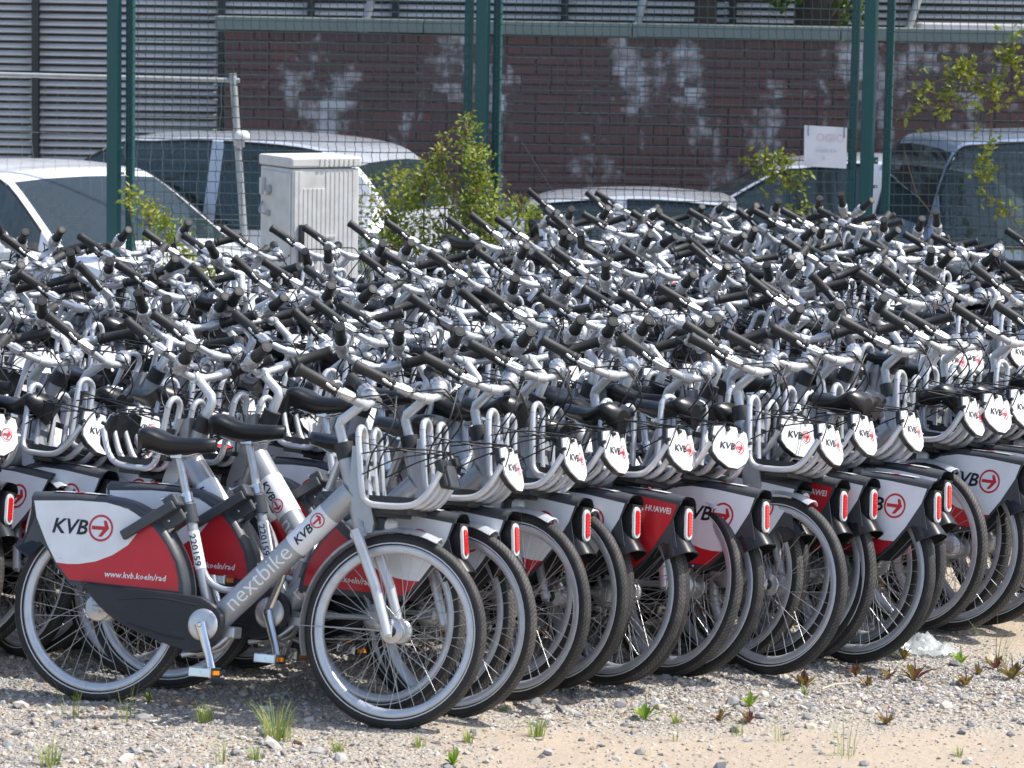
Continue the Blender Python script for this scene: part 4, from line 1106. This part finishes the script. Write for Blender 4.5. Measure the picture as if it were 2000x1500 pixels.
b.box((sx - .01, fY - .019, sz - .085), (.02, .001, .022), 2)
so = b.obj('paper_notice', [M_paper, M_pink, M_fgrey]); tag(so, 'white paper notice with faded red lettering wired to the green mesh fence', 'notice')
for (x, z) in ((sx - .12, sz + .12), (sx + .13, sz + .11)):
    w_ = MB(); w_.tube([(x, fY - .02, z - .05), (x - .002, fY - .022, z), (x + .002, fY - .014, z + .05)], .003, 5); w_.obj('wire_tie', [M_wire], so)

# ------------------------------------------------------------------ service cabinet
M_cab = pm('cabinet_beige', (.62, .61, .575), .75, 0, .5, 10, dirt_c=(.40, .39, .36), bump=.2)
cab = empty('service_cabinet', (-1.405, 20.6, 0), (0, 0, math.radians(30))); tag(cab, 'weathered beige service cabinet with ribbed front standing before the green fence', 'cabinet')
cw, cd, ch = .475, .46, 1.43          # local: front face on y = 0 spans x 0..cw, side on x = 0
b = MB(); b.box((cw / 2, cd / 2, (ch - .075) / 2), (cw, cd, ch - .075), 0, bev=.010)
for i in range(14):
    x = .03 + i * (cw - .05) / 13.5
    z1 = ch - .09 if (i > 6 or i < 2) else ch - .20
    b.box((x, -.0015, z1 / 2 + .02), (.026, .006, z1 - .04), 0, bev=.002)
b.obj('body', [M_cab], cab)
b = MB(); b.box((cw / 2, cd / 2, ch - .035), (cw + .022, cd + .022, .068), 0, bev=.014)
for i in range(8): b.box((.20 + i * .034, -.0125, ch - .038), (.020, .006, .05), 0, bev=.002)
b.obj('lid', [M_cab], cab)
b = MB(); b.box((.062, -.018, ch - .545), (.034, .022, .24), 0, bev=.004); b.obj('handle_recess', [M_black], cab)
b = MB(); b.box((.27, -.013, ch - .50), (.075, .006, .007), 0); b.obj('card_clip', [M_plate], cab)
b = MB(); b.box((-.008, cd * .45, ch / 2 - .03), (.012, cd * .86, ch - .14), 0, bev=.004); b.obj('door', [M_cab], cab)
b = MB(); b.lathe([(0, -.024), (.022, -.022), (.03, -.012), (.03, 0)], (-.014, cd * .62, ch - .22), 14, axis='x'); b.box((-.03, cd * .80, ch - .20), (.035, .03, .11), 1, bev=.008); b.box((-.03, cd * .66, ch - .245), (.03, .03, .03), 1, bev=.006); b.obj('lock_bracket', [M_strut, M_cab], cab)
b = MB(); b.tube(catmull([(-.02, cd * .84, ch - .30), (-.05, cd * .80, ch - .36), (-.04, cd * .68, ch - .375)], 4), .006, 6); b.lathe([(0, -.02), (.018, -.018), (.02, 0)], (-.014, cd * .64, ch - .37), 12, axis='x'); b.obj('padlock_hook', [M_strut], cab)

# ------------------------------------------------------------------ shrubs and vines at the fence
def shrub(loc, label, clumps, size, n, tone, cat='shrub'):
    s = empty('green_shrub', loc); tag(s, label, cat)
    L0 = Vector(loc); b = MB(); cs = []; tn = []
    for (x, z, r_, rz) in clumps:
        c = Vector((x, loc[1], z)); base = Vector((loc[0] + (x - loc[0]) * .3, loc[1], 0))
        b.tube([p - L0 for p in catmull([base, base.lerp(c, .5) + Vector((rnd.uniform(-.05, .05), rnd.uniform(-.05, .05), .05)), c], 4)], [.010] * 5 + [.006] * 4, 5)
        for k in range(9):
            q = Vector((rnd.gauss(0, .5) * r_, rnd.gauss(0, .09), rnd.uniform(-.2, .8) * rz)); b.tube([p - L0 for p in (c - Vector((0, 0, rz * .5)), c + q * .5, c + q)], [.004, .003, .0015], 4)
        for k in range(int(n * r_ * rz * 520) + 6):
            q = rs.normal(0, .5, 3); q = q / max(1, np.linalg.norm(q))
            cc = np.array(c) + q * np.array([r_, .22, rz]); m_ = rs.uniform(.4, 1)
            e = cc + rs.normal(0, .025, 3)
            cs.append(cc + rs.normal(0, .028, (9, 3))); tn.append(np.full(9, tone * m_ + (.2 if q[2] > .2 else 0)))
    b.obj('stem', [M_twig], s)
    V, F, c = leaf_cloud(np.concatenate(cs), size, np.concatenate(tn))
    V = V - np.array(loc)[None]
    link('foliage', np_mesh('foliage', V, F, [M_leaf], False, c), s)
    return s
shrub((-.55, 22.25, 0), 'bright green shrub with one tall spire at the middle fence posts', [(-.85, .95, .26, .30), (-.72, .55, .30, .4), (-.62, 1.16, .20, .20), (-.45, .85, .3, .35), (-.5, 1.35, .07, .16), (-.28, 1.15, .14, .30), (-.27, 1.38, .10, .20), (-.34, 1.56, .045, .10), (-.20, .85, .2, .4), (.05, 1.02, .10, .13), (.12, .85, .14, .16), (-.9, .5, .25, .4), (-.1, .4, .3, .4), (-.5, .3, .4, .3)], .042, 1.9, .55)
shrub((-2.35, 22.2, 0), 'small bright shrub growing through the mesh beside the left-hand post', [(-2.62, 1.03, .06, .10), (-2.48, .92, .12, .13), (-2.35, .80, .14, .15), (-2.28, .62, .14, .16), (-2.15, .5, .14, .2), (-2.3, .3, .2, .3)], .045, 1.6, .55)
def vine(label, paths, y, size, dens, loc):
    s = empty('climbing_vine', loc); tag(s, label, 'vine'); L0 = Vector(loc); b = MB(); cs = []
    for path, d in paths:
        P = catmull([(x, y + rnd.uniform(-.02, .02), z) for x, z in path], 6)
        b.tube([p - L0 for p in P], .004, 5)
        for p in P:
            k = rs.poisson(dens * d)
            for _ in range(k):
                cs.append(np.array(p) + rs.normal(0, .055, 3) * np.array([1, .5, 1]) + np.zeros((5, 3)) + rs.normal(0, .018, (5, 3)))
    b.obj('stem', [M_twig], s); foliage('foliage', s, np.concatenate(cs), size, M_leaf, .6)
fz = lambda y: 2.53 - (y + 30) / 281.
fx = lambda x: (x - 1008) / 281.
def fp(pts): return [(fx(a), fz(c + (a - 1000) * .0)) for a, c in pts]
vine('leafy vine climbing the mesh panel at the right edge', [(fp([(2010, 520), (1990, 420), (1925, 350), (1930, 260), (1935, 170), (1955, 100), (1990, 40), (2010, -20)]), 1.0), (fp([(1935, 180), (1895, 130), (1880, 110)]), .9), (fp([(1930, 150), (1850, 185), (1790, 195), (1765, 205)]), .8), (fp([(1880, 130), (1830, 140), (1795, 150)]), .8), (fp([(1960, 90), (1990, 130), (2020, 160)]), .6), (fp([(1720, 520), (1820, 420), (1790, 360), (1765, 280)]), .06)], fY - .05, .055, 1.7, (4.0, 22.72, 0))
vine('thin vine hanging on the mesh below the paper notice', [(fp([(1610, 560), (1595, 480), (1575, 410), (1550, 350), (1500, 305), (1480, 300)]), 1.0), (fp([(1550, 350), (1530, 320), (1510, 300)]), 1.0)], fY - .06, .05, 1.9, (2.1, 22.7, 0))
vine('low sprig of vine at the foot of the right-hand posts', [(fp([(1790, 560), (1775, 500), (1740, 470), (1720, 455)]), 1.0)], fY - .08, .045, 1.5, (2.7, 22.7, 0))

# ------------------------------------------------------------------ the bicycles
deg = math.radians
ORD = ['first', 'second', 'third', 'fourth', 'fifth', 'sixth', 'seventh', 'eighth', 'ninth', 'tenth', 'eleventh', 'twelfth', 'thirteenth', 'fourteenth', 'fifteenth', 'sixteenth']
G0 = 'bicycles along the near edge'
# front-rank bicycles that face the street: front tyre contact, heading, lean, steering
A0 = [(-.405, 10.954, 18, 11, -3, 'bare'), (-.205, 11.15, 21, 12, -13, 'std'), (.001, 11.445, 26, 13, -15, 'std'), (.145, 11.66, 31, 13, -13, 'std'), (.38, 11.78, 37, 13, -12, 'std'),
      (.566, 11.93, 54, 12, 4, 'std'), (.84, 12.25, 52, 12, 2, 'std'), (.95, 11.97, 33, 13, -10, 'std'), (1.102, 12.26, 35, 13, -13, 'std'), (1.296, 12.40, 33, 14, -15, 'std'),
      (1.60, 12.86, 34, 13, -12, 'std'), (1.70, 13.02, 46, 13, 0, 'std'), (1.83, 13.16, 42, 13, -5, 'std'), (2.02, 13.30, 48, 13, 0, 'std'), (2.22, 13.48, 46, 13, 3, 'std')]
for i, (x, y, ya, le, st, pl) in enumerate(A0):
    lb = 'nearest silver rental bicycle, side-on at the front with bare basket bracket' if i == 0 else f'silver rental bicycle whose front wheel stands {ORD[i]} from the left along the near edge'
    add_bike('A', (x, y), deg(ya), deg(le), deg(st), lb, G0, FULL, 'side', 'plate_' + pl)
B0 = [(-.46, 11.20, 32, 9, 'side'), (-.285, 11.30, 36, 10, 'side'), (-.03, 11.66, 41, 11, 'side'), (.155, 11.75, 43, 11, 'side'), (.335, 11.74, 43, 12, 'red'), (.63, 11.92, 41, 11, 'side'),
      (.80, 12.16, 44, 11, 'side'), (.94, 12.22, 43, 12, 'red'), (1.06, 12.28, 44, 12, 'side'), (1.29, 12.22, 42, 12, 'side'), (1.37, 12.48, 43, 11, 'side'), (1.74, 12.88, 42, 12, 'side'), (1.90, 13.02, 44, 12, 'side'), (2.12, 13.3, 44, 12, 'side')]
reds = 0
for i, (x, y, ya, le, sd) in enumerate(B0):
    if sd == 'red':
        reds += 1; lb = 'silver rental bicycle with an all-red rear side panel, %s of two along the near edge' % ('left' if reds == 1 else 'right')
    else: lb = f'silver rental bicycle whose red tail light is {ORD[i]} from the left along the near edge'
    add_bike('B', (x, y), deg(ya), deg(le), deg(rnd.gauss(0, 5)), lb, G0, FULL, sd)
# the crowd behind: ranks parallel to the near edge, heads and tails alternating
u_ = Vector((.79, .613)); base = Vector((-.42, 11.0)); back = Vector((-1.12, 1.36))
cnt = 0; zc = {}
for k in range(1, 7):
    p0 = base + back * k; t = -1.6 + .05 * k; j = k
    while t < 11:
        t += rnd.uniform(.108, .142) if k < 3 else rnd.uniform(.108, .15)
        kind = 'A' if j % 2 else 'B'; j += 1
        q = p0 + u_ * t + Vector((rnd.gauss(0, .03), rnd.gauss(0, .05)))
        if kind == 'B': q = q + Vector((-.02, .02))
        lim = .169 * q.y + .75
        if abs(q.x) > lim: continue
        ya = rnd.gauss(44, 8); st = rnd.gauss(-3, 13); le = rnd.gauss(16.5, 3.4)
        # where the bars end up decides whether the place is still inside the yard
        h = Vector((math.cos(deg(ya)), -math.sin(deg(ya)))) * (1 if kind == 'A' else -1)
        bar = q + h * (-.18 if kind == 'A' else .92)
        pxx = 1000 + 6400 * bar.x / bar.y
        ylim = 20.9 if 975 < pxx < 1690 else (18.9 if pxx > 1690 else 17.7 if pxx < 740 else 18.6)
        if bar.y > ylim: continue
        deepA = bar.y > 19.0
        g = 'bicycles standing highest before the fence' if deepA else 'bicycles packed in the crowd'
        fc = 'right' if kind == 'A' else 'left'
        zone = [nm for lim_, nm in ((215, 'white hatchback'), (490, 'left-hand fence post'), (715, 'beige cabinet'), (985, 'green shrub'), (1340, 'low saloon'), (1560, 'silver saloon'), (1720, 'paper notice'), (9999, 'silver blue van')) if pxx < lim_][0]
        rank = ['', 'second', 'third', 'fourth', 'fifth', 'sixth', 'seventh'][k]
        seen = zc.get((k, fc, zone), 0); zc[(k, fc, zone)] = seen + 1
        lb = f'{fc}-facing rental bicycle in the {rank} rank, {ORD[seen]} from left below the {zone}'
        near = k == 1 and t < .7
        add_bike(kind, q, deg(ya), deg(le), deg(st), lb, g, FULL if near else LITE, 'side', 'plate_redfoot' if rnd.random() < .08 else 'plate_std'); cnt += 1
print('crowd bikes', cnt)

# ------------------------------------------------------------------ gravel, stones, weeds, litter
def sand_amount(x, y):
    s1 = np.minimum((11.22 + .1 * x - y) * 2.2, (x + .55) * 1.2); far = np.minimum((x - 1.75) * 2.5, (y - 12.35) * 2.5)
    return np.clip(np.maximum(s1, far) * 1.1 + .25, 0, 1)
def ico():
    bm = bmesh.new(); bmesh.ops.create_icosphere(bm, subdivisions=1, radius=1); bm.verts.index_update()
    v = np.array([v.co[:] for v in bm.verts]); f = np.array([[q.index for q in p.verts] for p in bm.faces]); bm.free(); return v, f
IV, IF = ico()
OV = np.array([(1, 0, 0), (-1, 0, 0), (0, 1, 0), (0, -1, 0), (0, 0, 1), (0, 0, -1)], float)
OF = np.array([(0, 2, 4), (2, 1, 4), (1, 3, 4), (3, 0, 4), (2, 0, 5), (1, 2, 5), (3, 1, 5), (0, 3, 5)])
def stone_mat():
    m, n, l, p = new_mat('loose_stone')
    at = n.new('ShaderNodeAttribute'); at.attribute_name = 'tone'
    tc = n.new('ShaderNodeTexCoord'); q = n.new('ShaderNodeTexNoise'); q.inputs['Scale'].default_value = 120; q.inputs['Detail'].default_value = 4; l.new(tc.outputs['Object'], q.inputs['Vector'])
    mx = n.new('ShaderNodeMix'); mx.data_type = 'RGBA'; mx.blend_type = 'MULTIPLY'; mx.inputs['Factor'].default_value = .5
    l.new(at.outputs['Color'], mx.inputs['A']); l.new(q.outputs['Fac'], mx.inputs['B']); l.new(mx.outputs['Result'], p.inputs['Base Color'])
    p.inputs['Roughness'].default_value = .9; p.inputs['Specular IOR Level'].default_value = .2
    return m
M_stone = stone_mat()
TONES = np.array([(.37, .365, .36), (.29, .29, .29), (.47, .455, .43), (.44, .38, .31), (.54, .50, .45), (.20, .205, .22), (.40, .39, .39), (.36, .28, .21)]) * np.array([1.28, 1.25, 1.20])
def scatter(N, smin, smul, smax, BV, BF, kf):
    gxs = rs.uniform(-2.6, 2.9, N); gys = np.where(rs.uniform(0, 1, N) < .62, rs.uniform(10.0, 12.2, N), rs.uniform(11.4, 14.6, N))
    keep = rs.uniform(0, 1, N) > sand_amount(gxs, gys) * kf
    gxs, gys = gxs[keep], gys[keep]; N = len(gxs)
    sz = np.minimum(smin + smul * rs.gamma(1.2, .6, N), smax)
    Q = np.linalg.qr(rs.normal(size=(N, 3, 3)))[0]
    sc = np.stack([rs.uniform(.8, 1.4, N), rs.uniform(.6, 1.1, N), rs.uniform(.4, .8, N)], 1); nv = len(BV)
    V = (BV[None] * rs.uniform(.7, 1.25, (N, nv, 1)) * sc[:, None, :]) @ Q.transpose(0, 2, 1) * sz[:, None, None]
    V[:, :, 2] *= .7
    V += np.stack([gxs, gys, ground_z(gxs, gys) + sz * .12], 1)[:, None, :]
    F = (BF[None] + (np.arange(N) * nv)[:, None, None]).reshape(-1, 3)
    tn = TONES[rs.randint(0, len(TONES), N)] * rs.uniform(.8, 1.2, (N, 1))
    return V.reshape(-1, 3), F, np.repeat(np.concatenate([tn, np.ones((N, 1))], 1), nv, 0)
v1, f1, c1 = scatter(105000, .0026, .0030, .009, OV, OF, .86)
v2, f2, c2 = scatter(20000, .006, .0050, .017, IV, IF, .9)
g = link('gravel', np_mesh('gravel', np.concatenate([v1, v2]), np.concatenate([f1, f2 + len(v1)]), [M_stone], False, np.concatenate([c1, c2]))); tag(g, 'loose grey gravel scattered under and before the bicycles', 'gravel', kind='stuff')
sm_ = []
for k in range(14):
    v = IV * rs.uniform(.7, 1.25, (12, 1)) * np.array([1.2, .9, .6]); c = np.tile(np.append(TONES[k % len(TONES)] * rs.uniform(.85, 1.15), 1), (12, 1)); sm_.append(np_mesh('stone', v, IF, [M_stone], False, c))
ns = 0
for _ in range(900):
    if ns >= 260: break
    x = rnd.uniform(-2.0, 2.2); y = rnd.uniform(10.3, 11.6) if rnd.random() < .75 else rnd.uniform(11.6, 12.8)
    if rnd.random() < float(sand_amount(x, y)) * .8: continue
    o = link('stone', rnd.choice(sm_), ground); s = rnd.choice((.013, .015, .016, .018, .022, .027)) * rnd.uniform(.8, 1.2)
    o.location = (x, y, float(ground_z(x, y)) + s * .2); o.scale = (s, s, s); o.rotation_euler = (rnd.gauss(0, .3), rnd.gauss(0, .3), rnd.uniform(0, 6)); ns += 1

def blades(n, h, spread, lean, w=.003):
    V = []; F = []; T = []
    for k in range(n):
        a = rnd.uniform(0, 2 * PI); r_ = spread * rnd.random() ** .6 * .4; hh = h * rnd.uniform(.45, 1.0); ln = lean * rnd.uniform(.3, 1.2)
        d = Vector((math.cos(a), math.sin(a), 0)); e = Vector((-d.y, d.x, 0)) * w * rnd.uniform(.7, 1.3); p = d * r_; b0 = len(V); t = rnd.random()
        for q in (0, .4, .75, 1.0):
            c = p + d * (ln * hh * q * q) + Vector((0, 0, hh * q * (1 - .25 * ln * q))); ww = 1 - .9 * q
            V += [c - e * ww, c + e * ww]; T += [t, t]
        F += [(b0 + 2 * i, b0 + 2 * i + 1, b0 + 2 * i + 3, b0 + 2 * i + 2) for i in range(3)]
    return np.array([v[:] for v in V]), np.array(F), np.array(T)
def rosette(n, L, wd, up):
    V = []; F = []; T = []
    for k in range(n):
        a = 2 * PI * k / n + rnd.gauss(0, .4); d = Vector((math.cos(a), math.sin(a), 0)); l_ = L * rnd.uniform(.6, 1.15); el = up * rnd.uniform(.6, 1.2); b0 = len(V); t = rnd.random()
        for q, ww in ((0, .15), (.25, .4), (.55, 1.), (.8, .7), (1, .05)):
            c = d * (l_ * q * math.cos(el)) + Vector((0, 0, l_ * (q * math.sin(el) - .28 * q * q * math.cos(el)))); e = Vector((-d.y, d.x, 0)) * wd * ww
            V += [c - e + Vector((0, 0, wd * .35 * ww)), c, c + e + Vector((0, 0, wd * .35 * ww))]; T += [t] * 3
        for i in range(4):
            for j_ in range(2): F.append((b0 + 3 * i + j_, b0 + 3 * i + j_ + 1, b0 + 3 * i + j_ + 4, b0 + 3 * i + j_ + 3))
    return np.array([v[:] for v in V]), np.array(F), np.array(T)
def plant(kind, x, y, s, label):
    z = float(ground_z(x, y)) - .003
    if kind == 'grass': geo = blades(int(46 * s), .115 * s, .10 * s, .55); mt = M_grass; nm = 'grass_tuft'
    elif kind == 'wisp': geo = blades(int(16 * s), .17 * s, .10 * s, .5, .0016); mt = M_grass; nm = 'grass_tuft'
    elif kind == 'dock': geo = rosette(9, .075 * s, .011 * s, 1.0); mt = M_dock; nm = 'dock_plant'
    else: geo = rosette(8, .068 * s, .010 * s, 1.05); mt = M_green; nm = 'leafy_weed'
    c = np.stack([geo[2]] * 3 + [np.ones(len(geo[2]))], 1)
    o = empty(nm, (x, y, z)); tag(o, label, {'grass_tuft': 'grass', 'dock_plant': 'weed', 'leafy_weed': 'weed'}[nm], 'weeds on the gravel')
    link('blades' if nm == 'grass_tuft' else 'leaves', np_mesh(nm, geo[0], geo[1], [mt], False, c), o)
    if kind in ('dock', 'weed'):
        b = MB(); b.tube([(0, 0, 0), (.004, 0, .04 * s), (.0, .003, .07 * s)], [.003, .0025, .0015], 5); b.obj('stem', [mt], o)
for a in [
    ('grass', -0.772, 10.810, 1.35, 'tall bright grass tuft beneath the nearest bicycle'),
    ('grass', 0.104, 10.877, 0.8, 'pale grass tuft right of the nearest front wheel'),
    ('wisp', 1.859, 12.251, 1.3, 'wispy tall grass near the right edge'),
    ('wisp', 0.937, 10.941, 0.8, 'thin grass wisp in the sand at lower centre right'),
    ('grass', -1.035, 11.037, 0.8, 'short green grass between the nearest wheels'),
    ('grass', -0.557, 10.655, 0.6, 'low grass patch in front of the nearest front wheel'),
    ('wisp', -0.918, 10.420, 0.8, 'sparse grass at the bottom edge beneath the chain guard'),
    ('grass', -1.467, 10.358, 0.9, 'grass clump in the bottom left corner'),
    ('grass', -0.818, 10.512, 0.6, 'small grass patch left of the tall tuft at the bottom'),
    ('grass', 0.594, 11.189, 0.45, 'flat yellow-green grass cushion on the sand edge'),
    ('grass', -0.125, 10.784, 0.6, 'low green tuft below the second front wheel'),
    ('grass', 1.078, 11.669, 0.45, 'bright low moss-like tuft on the gravel'),
    ('wisp', 0.793, 11.007, 0.7, 'small dry grass wisp beside the reddish weed'),
    ('wisp', 0.578, 10.914, 0.7, 'dry grass wisp on the sand left of centre right'),
    ('grass', 0.931, 12.219, 0.4, 'tiny tuft by the plastic bag'),
    ('wisp', -1.497, 11.064, 1.0, 'seeding grass stalk by the nearest rear wheel'),
    ('wisp', -1.300, 11.040, 1.1, 'bent grass stalk in front of the nearest rear wheel'),
    ('grass', -0.287, 10.713, 0.5, 'low grass right of the nearest tyre contact'),
    ('wisp', 1.127, 10.657, 1.1, 'tall dry stalk at the bottom right'),
    ('grass', 1.523, 10.760, 0.4, 'small yellow grass tuft at the bottom right'),
    ('dock', 1.091, 11.819, 1.1, 'reddish dock plant on the gravel, upright leaves'),
    ('dock', 1.303, 12.017, 0.9, 'small reddish dock leaning left of two'),
    ('dock', 1.323, 11.838, 0.9, 'reddish dock in the middle of the right gravel'),
    ('dock', 1.418, 11.963, 0.9, 'thin reddish dock beside its taller neighbour'),
    ('dock', 1.505, 11.898, 1.3, 'tallest red dock stem on the right gravel'),
    ('dock', 1.518, 12.336, 1.0, 'red dock plant on the plastic bag'),
    ('dock', 1.684, 11.824, 1.0, 'spreading red dock right of centre'),
    ('dock', 1.883, 12.020, 1.3, 'big red dock at the right edge'),
    ('dock', 1.326, 11.222, 0.8, 'dark red dock on the lower gravel'),
    ('dock', 0.743, 11.200, 0.8, 'dark reddish weed at the sand border'),
    ('dock', 0.844, 11.184, 0.8, 'brown-red weed beside the grass wisp'),
    ('dock', 1.760, 12.028, 0.8, 'red dock left of the wispy grass'),
    ('dock', 1.852, 12.203, 0.9, 'reddish rosette under the wispy grass'),
    ('weed', 0.487, 11.261, 1.3, 'fresh green leafy weed on the gravel at centre'),
    ('weed', 0.865, 11.431, 1.0, 'small fresh green weed right of centre'),
    ('weed', 1.728, 12.287, 1.1, 'upright green weed near the plastic bag'),
    ('weed', -0.171, 10.475, 1.0, 'dark leafy weed at the bottom edge'),
    ('weed', -1.257, 11.286, 0.7, 'small green weed touching the nearest rear tyre'),
    ('weed', -1.509, 11.290, 0.6, 'yellowish weed left of the nearest rear tyre'),
    ('weed', -0.007, 11.303, 0.5, 'small weed at the third front wheel'),
]: plant(*a)
M_bag = glass_mat('thin_plastic_film', (.62, .63, .64), .55, .2)
b = MB(); NB = 22; V = []
for i in range(NB + 1):
    for j in range(NB + 1):
        u, v = i / NB * 2 - 1, j / NB * 2 - 1; r_ = max(abs(u), abs(v))
        hgt = .038 * max(0, 1 - r_ ** 2) * (1 + .9 * math.sin(u * 7 + 2 * math.sin(v * 5)) * math.cos(v * 6 + u)) + .006 * math.sin(u * 19 + v * 11)
        V.append((u * .14 * (1 + .15 * math.sin(v * 6)), v * .10 * (1 + .2 * math.sin(u * 5)), max(.003, hgt + .006)))
b.add(V, [(i * (NB + 1) + j, (i + 1) * (NB + 1) + j, (i + 1) * (NB + 1) + j + 1, i * (NB + 1) + j + 1) for i in range(NB) for j in range(NB)], 0, True)
o = b.obj('plastic_bag', [M_bag]); o.location = (1.586, 12.488, float(ground_z(1.586, 12.488))); o.rotation_euler = (0, 0, .3)
tag(o, 'crumpled clear plastic bag lying on the gravel at the right', 'bag')
M_straw = pm('dry_straw', (.55, .48, .36), .8)
b = MB(); b.tube([(1.144, 11.674, .012), (1.195, 11.722, .02), (1.261, 11.789, .012)], [.004, .0035, .002], 6)
tag(b.obj('dry_stalk', [M_straw]), 'pale dry stalk lying flat on the grey gravel', 'stalk')
b = MB(); b.tube([(1.733, 11.636, .012), (1.895, 11.666, .014)], [.003, .002], 6)
tag(b.obj('dry_twig', [M_twig]), 'brown twig lying on the gravel at the right edge', 'twig')
